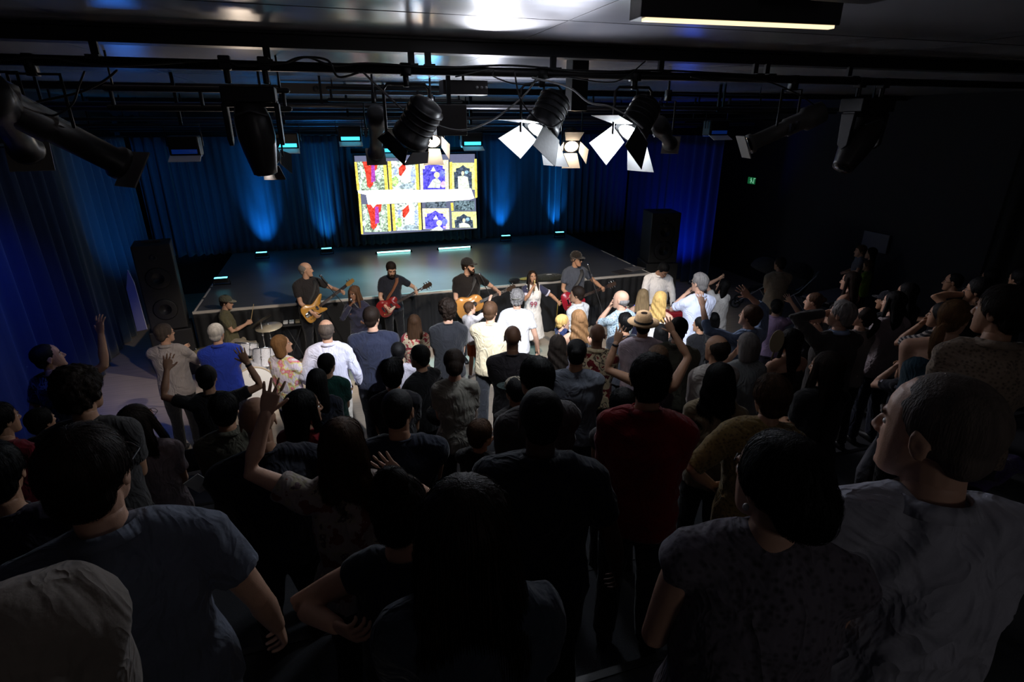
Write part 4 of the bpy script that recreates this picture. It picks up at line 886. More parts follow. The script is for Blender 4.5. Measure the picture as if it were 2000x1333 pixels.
# --- left block
p(86,672,66,1.76,50,'young man in a black graphic tee reaching one arm up',hair='buzz',hc='black',sk='tan',top=('tee',(22,24,28)),pat='graphic',bot=BT,L='down',Rr=('px',197,652,.53),hy=32,hpit=10,z0=None)
p(400,716,62,1.62,10,'dark haired person in a black tee spreading both arms wide',hair='short',hc='black',sk='tan',top=('tee',(20,20,23)),bot=BT,L=('px',326,722,.50),Rr=('px',482,708,.50),hy=6,watch=1)
p(145,722,112,1.82,22,'tall man with tousled dark curls in a dark grey tee',hair='curly',hc='dkbrown',sk='tan',top=('tee',(62,60,60)),bot=BT,L='clasp',Rr='clasp',hy=22,b=1.02)
p(-8,790,86,1.65,48,'person in a dark red tee cut off by the left edge',hair='short',hc='black',sk='tan',top=('tee',(110,20,36)),bot=BT,L='clasp',Rr='clasp',hy=14)
p(74,800,72,1.55,36,'youth with black hair behind the tousled curls in a black tee',hair='short',hc='black',sk='tan',top=('tee',(24,22,24)),bot=BT,L='clasp',Rr='clasp',hy=20)
p(150,840,176,1.82,6,'man in glasses and a grey blue polo shirt in the near left',hair='short',hc='dkbrown',sk='fair',top=('polo',(98,104,120)),bot=('shorts',(120,140,190)),L='down',Rr='down',hy=24,glasses=1,collar=1,b=1.16,d_fix=1.32)
STS=p(262,790,94,1.66,26,'woman with long straight dark hair in a pale tee and striped skirt',hair='vlong',hc='dkbrown',sk='tan',fem=1,top=('tee',(146,134,140)),bot=('skirt',(90,80,60),'waves'),L='clasp',Rr='clasp',hy=22,hpit=14,glasses=1)
p(432,770,78,1.70,6,'person with dark cropped hair in an olive grey shirt',hair='short',hc='black',sk='tan',top=('shirt',(84,82,70)),sl=.7,bot=BT,L='clasp',Rr='clasp',collar=1)
p(495,779,106,1.80,-2,'bald heavy set man in a navy tee behind the drummer side',hair=None,sk='olive',top=('tee',(22,24,36)),bot=BT,L='clasp',Rr=('pt',.38,.16,1.0),b=1.26,belly=.03,face=False)
p(590,765,98,1.64,42,'smiling woman with long black hair in a red top',hair='long',hc='black',sk='olive',fem=1,top=('tee',(120,14,24)),bot=BT,L='clasp',Rr='clasp',hy=28)
p(665,820,128,1.66,2,'woman with wavy brown hair in a floral blouse raising her left hand high',hair='longwavy',hc='brown',sk='fair',fem=1,top=('blouse',(150,138,132)),pat='floral',sl=.45,bot=BT,L=('px',520,806,0,.02),Rr=('px',782,930,0,.12),hy=8)
p(637,692,56,1.55,14,'boy with black hair in a dark green tee',hair='short',hc='black',sk='tan',top=('tee',(22,66,58)),bot=BT,L='clasp',Rr='clasp',hy=14)
p(618,722,60,1.50,12,'girl with straight black hair in a dark blouse with pale flowers',hair='midlong',hc='black',sk='tan',fem=1,top=('blouse',(24,24,30)),pat='darkfloral',bot=BT,L='clasp',Rr='clasp',hy=10)
p(777,670,50,1.60,6,'dark haired person in a pale top behind the navy tee',hair='short',hc='black',sk='tan',top=('tee',(150,146,156)),bot=BT,L='clasp',Rr='clasp')
BAG=p(817,676,60,1.64,-40,'dark haired youth in a black tee turned left with a bag on his arm',hair='short',hc='black',sk='olive',top=('tee',(20,20,22)),bot=BT,L='hold',Rr='hold',hy=-14)
p(766,704,70,1.66,4,'person with a rounded mop of black hair',hair='thick',hc='black',sk='olive',fem=1,top=('tee',(28,26,32)),bot=BT,L='clasp',Rr='clasp',hy=8)
p(775,762,98,1.76,8,'person with close cropped black hair in a sleeveless navy top',hair='buzz',hc='black',sk='olive',top=('tee',(22,28,44)),sl=0,bot=BT,L='clasp',Rr='clasp',hy=10,b=1.14)
p(886,683,62,1.66,0,'woman with a low dark bun in a light gathered blouse',hair='updo',hc='dkbrown',sk='fair',fem=1,top=('blouse',(142,138,128)),bot=BT,L='clasp',Rr='clasp',fold=.014)
p(940,824,74,1.35,24,'boy with short brown hair in a black tee facing the stage',hair='short',hc='brown',sk='tan',top=('tee',(22,21,22)),bot=BT,L='pray',Rr='clasp',hy=20)
p(1004,740,60,1.50,-30,'child in a cream cap with a green brim worn sideways',hair='short',hc='black',sk='olive',top=('tee',(64,62,62)),bot=BT,cap=((164,152,134),'cap',45,(30,46,44)),L='clasp',Rr='clasp')
p(1046,700,90,1.80,-20,'man in glasses with black hair and a dark grey shirt',hair='short',hc='black',sk='olive',top=('shirt',(54,50,52)),sl=.7,bot=BT,L='clasp',Rr='clasp',hy=-14,glasses=1,b=1.1,collar=1)
p(1057,760,128,1.86,-2,'tall man with a shaved head in a dark navy polo shirt',hair='buzz',hc='black',sk='dark',top=('polo',(24,28,40)),bot=BT,L='clasp',Rr='down',collar=1,b=1.16,hy=-4)
p(1218,762,84,1.60,-6,'person with short black hair beside the crimson shirt',hair='short',hc='black',sk='olive',fem=1,sl=0,top=('tee',(46,44,46)),bot=BT,L='clasp',Rr='clasp',hy=-10)
p(1001,637,54,1.80,0,'bald dark skinned man in a charcoal crew neck tee',hair=None,sk='brown',top=('tee',(48,44,48)),bot=BT,L='clasp',Rr='clasp',face=False,b=1.10)
# --- nearest row
p(780,935,165,1.60,18,'woman with brown hair tied in a top knot and cupped hands in the near row',hair='topbun',hc='dkbrown',sk='fair',fem=1,sl=.1,top=('tee',(34,40,52)),bot=BT,L=('px',660,1225,0,.02),Rr='clasp',hy=6,lhs='cup',d_fix=1.52)
p(905,938,185,1.62,-4,'woman with long sleek dark hair in the near row',hair='vlong',hc='dkbrown',sk='fair',fem=1,top=('tee',(44,50,62)),sl=.35,bot=BT,L='clasp',Rr='clasp',d_fix=1.13)
PRL=p(1532,852,185,1.64,-16,'woman with a dark updo and pearl earring in a lace back top',hair='updo',hc='black',sk='fair',fem=1,top=('blouse',(104,98,108)),sl=0,pat='lace',bot=BT,L=('pt',-.14,.24,1.04),Rr='clasp',hy=-34,b=1.14,d_fix=1.12)
p(1858,742,225,1.86,-32,'large man with cropped grey brown hair in a white collared shirt in the near right',hair='buzz',hc='greybrown',sk='fair',top=('shirt',(168,168,180)),sl=.6,bot=BT,L='clasp',Rr='clasp',hy=-38,hpit=-2,collar=1,b=1.02,fold=.018,d_fix=1.10)
p(-440,880,330,1.85,8,'person in a pale linen shirt whose shoulder fills the bottom left corner',hair='short',hc='dkbrown',sk='fair',top=('shirt',(128,118,110)),sl=1,bot=BT,L='clasp',Rr='clasp',b=1.0,fold=.012,d_fix=.62)
p(-30,870,150,1.72,20,'person in a dark purple tee at the left edge',hair='short',hc='black',sk='tan',top=('tee',(34,28,44)),bot=BT,L='clasp',Rr='clasp')

# two-tone sleeves, number and cap badge of the jersey singer
def extra_sleeves(who,col,cuff):
    for sd in(-1,1):
        sh,el,wr,_,_=who['arms'][sd]; k=who['k']; T=who['T']; e=sh+(el-sh)*.62
        g=G(); g.tube([T((sd*.085,-.016,1.452)),sh,sh+(el-sh)*.3,e],[.056,.072,.070,.070],14,rnd=False)
        for a in g.V: a*=k
        o=obj('sleeve',g,cloth(col),who['o'])
        g=G(); g.tube([sh+(el-sh)*.56,sh+(el-sh)*.68],[.073,.074],14,rnd=False)
        for a in g.V: a*=k
        obj('cuff',g,cloth(cuff),o)
extra_sleeves(SNG,(52,54,78),(214,210,226))
def lettering(txt,size,m,M,parent,name='number',depth=.002):
    c=bpy.data.curves.new(name,'FONT'); c.body=txt; c.size=size; c.extrude=depth; c.align_x='CENTER'; c.align_y='CENTER'; c.offset=.0
    t=bpy.data.objects.new('tmp',c); COL.objects.link(t); bpy.context.view_layer.update()
    me=bpy.data.meshes.new_from_object(t.evaluated_get(bpy.context.evaluated_depsgraph_get())); bpy.data.objects.remove(t); bpy.data.curves.remove(c); me.name=name; me.materials.clear()
    o=link(name,me,m,parent); o.matrix_local=Matrix(M); return o
Mx=np.array(Matrix.Rotation(PI,4,'Z')@Matrix.Rotation(PI/2,4,'X'))
M_=Mx.copy(); M_[:3,3]=A(.0,.166,1.14)*SNG['k']; lettering('99',.13,mat('jersey_red',s2l(170,60,70),.7),M_,SNG['o'],'number',.004)
M_=Mx.copy(); M_[:3,3]=A(.0,.163,1.14)*SNG['k']; lettering('99',.145,mat('jersey_blue',s2l(150,160,200),.7),M_,SNG['o'],'number_outline',.003)

def ring_on(who,z,rx,ry,r,name,m,flat=1):
    T=who['T'];k=who['k']; g=G(); g.tube([T((math.cos(t)*rx,math.sin(t)*ry-.004,z)) for t in np.linspace(0,2*PI,29)],r,6,rnd=False)
    for a in g.V: a*=k
    return obj(name,g,m,who['o'])
ring_on(BLT,.935,.198,.158,.014,'belt',cloth((84,58,40)))
g=G(); g.ell((-.072,.0,-.047),(.007,.007,.009),10,8); e_=obj('earring',g,mat('pearl',(.75,.72,.68),.2),PRL['o']); e_.matrix_local=Matrix(PRL['LM'])
P_=A(0,0,HC)+ray(1514,668)*(FAN['d']-.18); g=G(); g.prism([(math.cos(t)*.055,.13+math.sin(t)*.10) for t in np.linspace(0,2*PI,16,endpoint=False)],'y',-.004,.004); f_=tag(obj('hand_fan',g,mat('fan_paper',(.40,.33,.20),.7),smooth=False),'beige paddle fan held up by the woman in the black dress','fan'); f_.location=P_-A(0,0,.13); f_.rotation_euler=(R(-10),R(8),R(-30))
g=G(); g.cyl((0,0,-.04),(0,0,.05),.008,8); obj('handle',g,mat('fan_handle',(.2,.14,.08),.6),f_)
P_=A(0,0,HC)+ray(866,806)*(BAG['d']-.12); g=G(); g.ell((0,0,0),(.16,.10,.13),18,12); V=g.V[0]; V[:,2]*=(1-.25*(V[:,2]>0)); b_=tag(obj('shoulder_bag',g,cloth((22,21,24))),'rounded dark bag on the arm of the youth turned left','bag'); b_.location=P_
g=G(); g.tube([(-.10,0,.08),(-.08,0,.26),(0,0,.34),(.08,0,.26),(.10,0,.08)],.010,6); obj('strap',g,cloth((30,28,30)),b_)
P_=A(0,0,HC)+ray(388,945)*(STS['d']+.10); g=G(); g.box((0,0,0),(.05,.002,.075)); q_=tag(obj('paper_sheet',g,mat('paper',(.7,.7,.7),.6),smooth=False),'narrow white paper held by the woman in the striped skirt','paper'); q_.location=P_; q_.rotation_euler=(R(20),R(-28),R(10))
# ---------------------------------------------------------------- lighting rig over the audience
def lamp_emit(n,c,s): return mat(n,(.02,.02,.02),.4,emit=c,es=s)
g=G(); g.tube([(-4.3,3.62,4.38),(10.7,3.62,4.38)],.026,12,rnd=False); BAR=tag(obj('lighting_bar',g,BLK),'long black pipe with the nearest row of stage lamps below the big beam','lighting bar')
def drop(px,py,Y=3.62,n=1):
    x=atY(px,py,Y)[0]; g=G(); g.box((x,3.66,4.44),(.022,.03,.045)); g.box((x,Y,4.385),(.03,.034,.034)); return g
for i,px in enumerate((185,522,805,838,1085,1298,1485,1508,1672)):
    x=atY(px,118,3.62)[0]; g=G(); g.box((x,3.66,4.435),(.018,.012,.045)); g.box((x,3.62,4.40),(.030,.032,.012)); obj('hanger',g,BLK,BAR,smooth=False)
rows=[(7.0,4.26,-3.2,8.2),(8.3,4.14,-1.2,5),(9.0,4.25,-4.2,9.2),(10.0,4.13,-4.2,9.2),(11.2,4.04,-4.2,9.2),(12.1,4.10,-3,8),(13.0,3.98,-4.2,9.2),(14.1,3.92,-4.2,9.2)]
ordn=['second','third and short','fourth','fifth','sixth','seventh','eighth','ninth and farthest']
for (Y,z,x0,x1),on in zip(rows,ordn):
    g=G(); g.tube([(x0,Y,z),(x1,Y,z)],.026,8,rnd=False); b=tag(obj('lighting_bar',g,STL),'horizontal steel pipe under the ceiling, %s row counted from the camera'%on,'lighting bar',None)
    for x in np.arange(x0+.6,x1,2.6):
        h=G(); h.box((x,Y,(z+4.56)/2),(.012,.012,(4.56-z)/2)); obj('hanger',h,BLK,b,smooth=False)
def ladder(px0,px1,py,Y,label):
    a=atY(px0,py,Y);b=atY(px1,py,Y); g=G(); g.tube([a,(b[0],Y,a[2])],.022,8); g.tube([(a[0],Y,a[2]-.13),(b[0],Y,a[2]-.13)],.022,8)
    for x in np.linspace(a[0]+.03,b[0]-.03,max(2,int((b[0]-a[0])/.35))): g.tube([(x,Y,a[2]),(x,Y,a[2]-.13)],.014,6)
    [g.cyl((x,Y,a[2]),(x,Y,4.56),.008,6) for x in (a[0]+.05,b[0]-.05)]; tag(obj('ladder_truss',g,BLK),label,'truss')
ladder(205,560,172,5.0,'short black ladder truss at the upper left behind the moving head')
ladder(640,900,172,7.6,'short black ladder truss above the projection screen')
ladder(1300,1490,186,7.6,'short black ladder truss at the upper right over the wing')
# cables
def cable(name,pts,r,label,m=BLKP,cat='cable'):
    P=[A(*p) for p in pts]; out=[]
    for i in range(len(P)-1):
        p0=P[max(i-1,0)];p1=P[i];p2=P[i+1];p3=P[min(i+2,len(P)-1)]
        for t in np.linspace(0,1,7)[:-1]: out.append(.5*((2*p1)+(-p0+p2)*t+(2*p0-5*p1+4*p2-p3)*t*t+(-p0+3*p1-3*p2+p3)*t**3))
    out.append(P[-1]); g=G(); g.tube(out,r,6); return tag(obj(name,g,m),label,cat)
def c_px(L,Y,dy=0): return [tuple(atY(x,y,Y+dy*i)) for i,(x,y) in enumerate(L)]
cable('cable',c_px([(0,118),(90,112),(220,128),(420,118),(470,128),(560,122),(600,112),(650,128),(720,124),(860,132),(1000,128),(1150,140),(1300,138),(1500,148),(1680,152)],3.58),.006,'long black cable wrapped along the nearest lighting bar')
cable('cable',c_px([(20,218),(70,200),(150,182),(200,160),(228,138)],3.6),.006,'thin cable drooping from the bar to the left spotlight')
cable('cable',c_px([(60,205),(100,226),(140,205),(155,165),(165,140)],3.55),.005,'looped cable above the left spotlight')
cable('cable',c_px([(710,142),(760,190),(800,225),(840,240),(900,255),(960,235),(1020,190),(1050,150)],3.55),.006,'grey cable sagging between the black spotlight and the left barn door lamp',mat('grey_rubber',(.12,.12,.12),.5))
cable('cable',c_px([(1040,152),(1110,170),(1150,200),(1190,208),(1230,230),(1255,250)],3.5),.006,'pale cable running down to the right barn door lamp',mat('pale_rubber',(.3,.3,.3),.5))
cable('cable',c_px([(1005,140),(1015,190),(1040,225),(1075,248),(1100,235)],3.5),.005,'black cable looping behind the left barn door lamp')
cable('cable',c_px([(560,122),(590,112),(640,118),(660,150),(700,142)],3.5),.006,'tangle of black cable right of the moving head')
cable('cable',c_px([(890,300/2),(960,135),(965,150),(1020,165),(1090,150),(1200,160),(1260,120)],3.5),.004,'thin black cable crossing above the barn door lamps')
cable('cable',c_px([(1350,150),(1400,158),(1420,152),(1500,160),(1560,185),(1590,205)],3.5),.005,'black cable at the right end of the nearest bar')
def clamp(g,p): g.box(p,(.022,.035,.03)); g.cyl((p[0],p[1]-.05,p[2]),(p[0],p[1]+.02,p[2]),.012,8)
def axes(d,up=(0,0,1)):
    z=unit(d); x=unit(np.cross(up,z)); y=np.cross(z,x); return np.stack([x,y,z],1)
def moving_head(loc,label,s=1,aim=(.10,.35,-1)):
    e=empty('moving_head',loc,label,'stage light')
    b=G(); b.box((0,0,-.05)*1 if 0 else (0,0,-.055),(.17*s,.11*s,.05*s)); 
    for x in(-.12,.12): b.cyl((x*s,0,0),(x*s,0,.09),.018,8); b.box((x*s,0,.10),(.03,.035,.035))
    obj('base',b,BLK,e,smooth=False,bevel=.008)
    y=G(); y.box((0,0,-.125*s),(.175*s,.06*s,.022*s)); 
    for x in(-1,1): y.prism([(-.065*s,-.12*s),(.065*s,-.12*s),(.05*s,-.36*s),(0,-.40*s),(-.05*s,-.36*s)],'x',x*.150*s,x*.182*s)
    obj('yoke',y,BLK,e,smooth=False,bevel=.006)
    h=G(); M=axes(aim); c=A(0,0,-.30*s)
    secs=[(c+M[:,2]*t*s,M[:,0]*w*s,M[:,1]*w2*s) for t,w,w2 in((-.20,.05,.05),(-.18,.095,.09),(-.08,.125,.12),(.04,.130,.125),(.12,.118,.112),(.26,.085,.085),(.29,.08,.08))]
    h.loft(secs,24); hd=obj('head',h,mat('moving_head_shell',(.03,.028,.028),.35),e)
    l=G(); l.loft([(c+M[:,2]*.291*s,M[:,0]*.072*s,M[:,1]*.072*s),(c+M[:,2]*.300*s,M[:,0]*.06*s,M[:,1]*.06*s)],20); obj('lens',l,mat('dark_lens',(.01,.01,.012),.08),hd)
    hl=G(); hl.tube([tuple(c+A(-.1,-.12,.10)*s),tuple(c+A(0,-.14,.13)*s),tuple(c+A(.1,-.12,.10)*s)],.010*s,8); obj('handle',hl,STL,e); return e
p0=atY(482,150,3.62); moving_head((p0[0],3.62,4.29),'large black moving head lamp hanging at the left of the nearest bar',.80,(.08,.05,-1))
p0=atY(1702,170,3.62); moving_head((p0[0],3.62,4.27),'dim moving head lamp tilted left at the far right of the nearest bar',.95,(-.55,-.1,-.85))
DR=0
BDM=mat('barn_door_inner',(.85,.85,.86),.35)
def fresnel(loc,aim,label,s=1,doors=((0,60),(90,30),(180,60),(270,30)),on=(1,.95,.9),strength=30,roll=0,yoke=True,z_top=4.38,dl=.20,door_m=None):
    e=empty('fresnel_lamp',loc,label,'stage light'); M=axes(aim); cr,sr=math.cos(R(roll)),math.sin(R(roll))
    X=M[:,0]*cr+M[:,1]*sr; Yv=-M[:,0]*sr+M[:,1]*cr; Z=M[:,2]
    b=G(); b.loft([(Z*t*s,X*w*s,Yv*w*s) for t,w in((-.26,.05),(-.25,.085),(-.20,.10),(-.05,.105),(-.045,.115),(.0,.115),(.005,.108))],22); obj('housing',b,mat('lamp_housing',(.014,.014,.016),.4),e)
    for t in(-.22,-.18,-.14,-.10):
        f=G(); f.loft([(Z*(t-.005)*s,X*.108*s,Yv*.108*s),(Z*(t+.005)*s,X*.108*s,Yv*.108*s)],20); 
        obj('cooling_fin',f,BLK,e)
    l=G(); l.loft([(Z*.004*s,X*.088*s,Yv*.088*s),(Z*.014*s,X*.06*s,Yv*.06*s)],20); obj('lens',l,lamp_emit('lens_%s_%.1f'%(label[:12],strength),on,strength),e)
    for a,op in doors:
        a=R(a+roll*0); u=X*math.cos(a)+Yv*math.sin(a); w=-X*math.sin(a)+Yv*math.cos(a); h=u*.105*s+Z*.01*s; o_=R(op); dd=u*math.sin(o_)+Z*math.cos(o_)
        q=G(); n=np.cross(w,dd)*.002
        pts=[h-w*.085*s,h+w*.085*s,h+w*.12*s+dd*dl*s,h-w*.12*s+dd*dl*s]
        V=[p_+n for p_ in pts]+[p_-n for p_ in pts]
        inn=-u*math.cos(o_)+Z*math.sin(o_); s0=(n@inn)>0; q.add(V,[(0,1,2,3)],0 if s0 else 1); q.n=0; q.add(V[:0] or np.zeros((0,3)),[(7,6,5,4)],1 if s0 else 0); q.add(np.zeros((0,3)),[(0,4,5,1),(1,5,6,2),(2,6,7,3),(3,7,4,0)],1); obj('barn_door',q,[door_m or BDM,BLK],e,smooth=False)
    if yoke:
        y=G(); top=z_top-loc[2]; y.tube([(-.135*s,0,0),(-.135*s,0,top*.72),(-.11*s,0,top*.80),(.11*s,0,top*.80),(.135*s,0,top*.72),(.135*s,0,0)],.009,8,up=(0,1,0))
        y.box((0,0,top*.86),(.015,.015,max(.02,top*.10))); y.box((0,0,top),(.028,.034,.034)); (y.cyl((0,0,top*.8),(0,0,4.56-loc[2]),.012,8) if abs(loc[1]-3.62)>.1 else 0); obj('yoke',y,BLK,e)
    return e
a=atY(1056,256,3.62); fresnel(tuple(a),(-.50,-.22,-.80),'black lamp with brightly lit barn doors, left of the two big ones',1.0,doors=((0,12),(90,62),(180,42),(270,58)),on=(.85,.92,1),strength=110,roll=DR,dl=.17)
a=atY(1232,260,3.62); fresnel(tuple(a),(-.58,-.22,-.74),'black lamp with the largest white lit barn doors, right of the two big ones',1.0,doors=((0,12),(90,66),(180,25),(270,58)),on=(.85,.92,1),strength=110,roll=DR,dl=.19)
a=atY(800,272,3.62); e_=fresnel(tuple(a),(-.45,.45,-.8),'unlit black spotlight in a tall yoke above the projection screen',1.0,doors=((0,10),(90,10),(180,10),(270,10)),strength=.0,roll=0,dl=.08,door_m=BLK)
a=atY(845,276,7.0); fresnel(tuple(a),(-.1,-.75,-.62),'small distant warm lit lamp beside the unlit black spotlight',1.0,doors=((180,25),(90,70),(0,25),(270,25)),on=(1,.75,.5),strength=30,z_top=4.36)
a=atY(1116,286,7.0); fresnel(tuple(a),(-.2,-.72,-.62),'small distant warm lit lamp between the two big barn door lamps',1.0,doors=((180,25),(90,70),(0,25),(270,25)),on=(1,.72,.48),strength=30,z_top=4.36)
a=atY(528,306,6.4); fresnel(tuple(a),(.1,.9,-.5),'small distant lit lamp peeping out below the moving head',.9,doors=((180,25),(90,60),(0,25),(270,25)),on=(1,.75,.55),strength=20,z_top=4.36)
for (px,py,Y,lab) in ((683,262,8.3,'cyan lit flood lamp left above the projection screen'),(757,285,8.3,'cyan rimmed flood lamp hidden behind the unlit black spotlight'),(920,272,8.3,'blue lit flood lamp right above the projection screen'),(1398,250,7.0,'dim flood lamp with a blue glowing door at the upper right'),(362,285,7.0,'flood lamp with a blue edge at the upper left by the side curtain'),(560,275,8.3,'cyan lit flood lamp right of the moving head')):
    a=atY(px,py,Y); e_=empty('flood_lamp',tuple(a),lab,'stage light'); q=G(); q.box((0,0,0),(.15,.09,.10)); obj('housing',q,BLK,e_,smooth=False,bevel=.02)
    q=G(); q.box((0,-.094,-.055),(.12,.004,.022)); q.box((0,.02,-.105),(.13,.07,.006)); obj('lens',q,lamp_emit('flood_cyan' if px<1300 and px>400 else 'flood_blue',(.05,.6,.9) if px<1300 and px>400 else (.01,.08,.6),2.2 if px<1300 and px>400 else .10),e_)
    q=G(); q.tube([(-.17,0,0),(-.17,0,.2),(.17,0,.2),(.17,0,0)],.008,6); q.box((0,0,(4.56-a[2]+.2)/2),(.015,.015,(4.56-a[2]-.2)/2)); obj('yoke',q,BLK,e_)
    q=G(); q.box((0,-.13,-.12),(.15,.07,.003),M=np.array(Matrix.Rotation(R(25),3,'X'))); obj('barn_door',q,BDM,e_,smooth=False)
def profile(loc,aim,label,s=1,m=None,z_top=4.38,pole=0):
    e=empty('profile_spotlight',loc,label,'stage light'); M=axes(aim); X,Yv,Z=M[:,0],M[:,1],M[:,2]; m=m or mat('profile_shell',(.02,.02,.022),.4)
    b=G(); b.loft([(Z*t*s,X*w*s,Yv*w*s) for t,w in((-.34,.04),(-.32,.09),(-.16,.10),(-.14,.075),(.0,.078),(.01,.065),(.28,.065),(.30,.085),(.33,.085))],20); obj('barrel',b,m,e)
    r=G(); r.loft([(Z*.325*s,X*.072*s,Yv*.072*s),(Z*.335*s,X*.06*s,Yv*.06*s)],20); obj('lens',r,mat('dark_lens',(.01,.01,.012),.08),e)
    k=G(); 
    for t in(-.05,.0): k.box(Z*t*s+X*.10*s,(.012,.012,.03))
    obj('shutter_handle',k,STL,e,smooth=False)
    y=G(); top=z_top-loc[2]; y.tube([(-.10*s,0,0),(-.10*s,0,top*.8),(.10*s,0,top*.8),(.10*s,0,0)],.009,8,up=(0,1,0)); y.box((0,0,top*.93),(.02,.03,.05)); (y.cyl((0,0,top*.8),(0,0,4.56-loc[2]),.012,8) if abs(loc[1]-3.62)>.1 else 0); obj('yoke',y,BLK,e)
    f=G(); f.box(Z*.38*s,(.10*s,.10*s,.004),M=M); obj('colour_frame',f,mat('scuffed_frame',(.22,.2,.18),.5),e,smooth=False)
a=atY(95,248,3.62); profile(tuple(a),(.62,.55,-.55),'big unlit profile spotlight pointing down right in the top left corner',1.1)
a=atY(14,238,3.6); profile(tuple(a),(-.2,.8,-.4),'unlit profile spotlight cut off by the left edge of the picture',1.0)
a=atY(1535,250,3.62); profile(tuple(a),(-.80,.25,-.38),'grey profile spotlight with a pale barrel at the upper right',.85,mat('grey_shell',(.09,.085,.085),.5))
a=atY(735,262,6.6); profile(tuple(a),(0,.8,-.6),'round black lamp behind the unlit black spotlight',1.1,z_top=4.36)
a=atY(1298,262,5.2); profile(tuple(a),(.6,.6,-.3),'dark lamp with blue glints right of the big barn doors',.9,z_top=4.36)
a=atY(878,235,6.2); e_=empty('hanging_loudspeaker',tuple(a),'square black box hanging beside the unlit black spotlight','loudspeaker'); q=G(); q.box((0,0,0),(.16,.12,.15)); obj('cabinet',q,mat('box_grey',(.05,.045,.045),.5),e_,smooth=False,bevel=.01); q=G(); q.box((0,0,(4.56-a[2]+.15)/2),(.02,.02,(4.56-a[2]-.15)/2)); obj('bracket',q,BLK,e_,smooth=False)
a=atY(1128,130,4.6); q=G(); q.box((a[0],4.6,4.40),(.07,.07,.22)); tag(obj('projector_post',q,BLK,smooth=False,bevel=.005),'square black post under the beam above the left barn door lamp','post')
# power strips on the second row
a=atY(760,176,8.0); q=empty('socket_box',tuple(a),'long grey socket box with round outlets on the second beam','socket box'); g=G(); g.box((0,0,0),(1.3,.05,.06)); obj('casing',g,mat('socket_grey',(.10,.10,.10),.5),q,smooth=False)
for i in range(5):
    g=G(); g.cyl((-.9+i*.45,-.05,0),(-.9+i*.45,-.06,0),.035,14); obj('outlet',g,STL,q)
a=atY(905,176,6.4); q=empty('control_box',tuple(a),'dark control box above the cable tangle in the rig centre','control box'); g=G(); g.box((0,0,.02),(.24,.12,.07)); g.box((0,0,.15),(.02,.02,max(.01,(4.56-a[2])-.15))) if 0 else g.cyl((0,0,.05),(0,0,4.56-a[2]),.015,8); obj('casing',g,mat('box_grey',(.05,.045,.045),.5),q,smooth=False,bevel=.006)
for i in range(3):
    g=G(); g.cyl((.12+i*.05,-.12,.02),(.12+i*.05,-.13,.02),.016,12); obj('dial',g,mat('pale_dial',(.5,.5,.5),.4),q)
# linear batten light near the top right
z=4.43; a=atZ(1252,38,z); b=atZ(1628,54,z); L_=float(np.linalg.norm(b-a)); an=math.atan2(b[1]-a[1],b[0]-a[0])
e_=empty('linear_batten_light',tuple((a+b)/2+A(0,.0,0)),'long black linear ceiling light with a warm glowing strip near the top right','ceiling light',rz=an)
g=G(); g.box((0,.03,.055),(L_/2+.01,.05,.050)); obj('housing',g,BLKP,e_,smooth=False,bevel=.004)
g=G(); g.box((0,.0,.0),(L_/2-.01,.016,.005)); obj('diffuser',g,lamp_emit('warm_strip',(1,.74,.42),1.6),e_,smooth=False)
g=G()
for x in(-.35,.35): g.cyl((x,.03,.10),(x,.03,.19),.008,8)
obj('suspension_rod',g,BLK,e_)
a=atZ(1615,2,4.45); g=G(); g.box(a+A(.1,0,.05),(.12,.06,.04)); tag(obj('junction_box',g,BLKP,smooth=False,bevel=.006),'black junction box beyond the right end of the linear ceiling light','junction box')
# ---------------------------------------------------------------- lights on the stage deck
for (px,py,Y,lab) in ((432,547,11.9,'cyan floor lamp at the left corner of the stage'),(511,496,14.13,'blue floor lamp left of centre at the foot of the back curtain'),(638,488,14.14,'cyan floor lamp nearest the left of the tube lights'),(988,463,14.39,'cyan floor lamp nearest the right of the screen'),(1093,456,14.43,'cyan floor lamp farthest right at the back curtain')):
    a=atY(px,py,Y); a[2]=SZ; e_=empty('floor_lamp',tuple(a),lab,'stage light',rz=0)
    g=G(); g.box((0,0,.115),(.13,.05,.045)); obj('housing',g,BLKP,e_,smooth=False,bevel=.01)
    g=G(); g.box((0,0,.165),(.115,.035,.006)); obj('led_face',g,lamp_emit('led_cyan',(.10,.75,1),5),e_,smooth=False)
    g=G(); g.tube([(-.15,0,.11),(-.15,0,.02),(-.15,.08,.008),(.15,.08,.008),(.15,0,.02),(.15,0,.11)],.008,6); obj('stand',g,BLK,e_)
for (x0,x1,lab) in ((.87,1.72,'glowing tube light on the deck below the left half of the screen'),(2.39,3.25,'glowing tube light on the deck below the right half of the screen')):
    e_=empty('tube_light',((x0+x1)/2,13.9,SZ),lab,'tube light'); h=(x1-x0)/2
    g=G(); g.tube([(-h,0,.03),(h,0,.03)],.017,10); obj('tube',g,lamp_emit('tube_cyan',(.35,1,.95),6),e_)
    for s in(-1,1):
        g=G(); g.box((s*h,0,.025),(.02,.03,.025)); obj('end_cap',g,BLKP,e_,smooth=False)
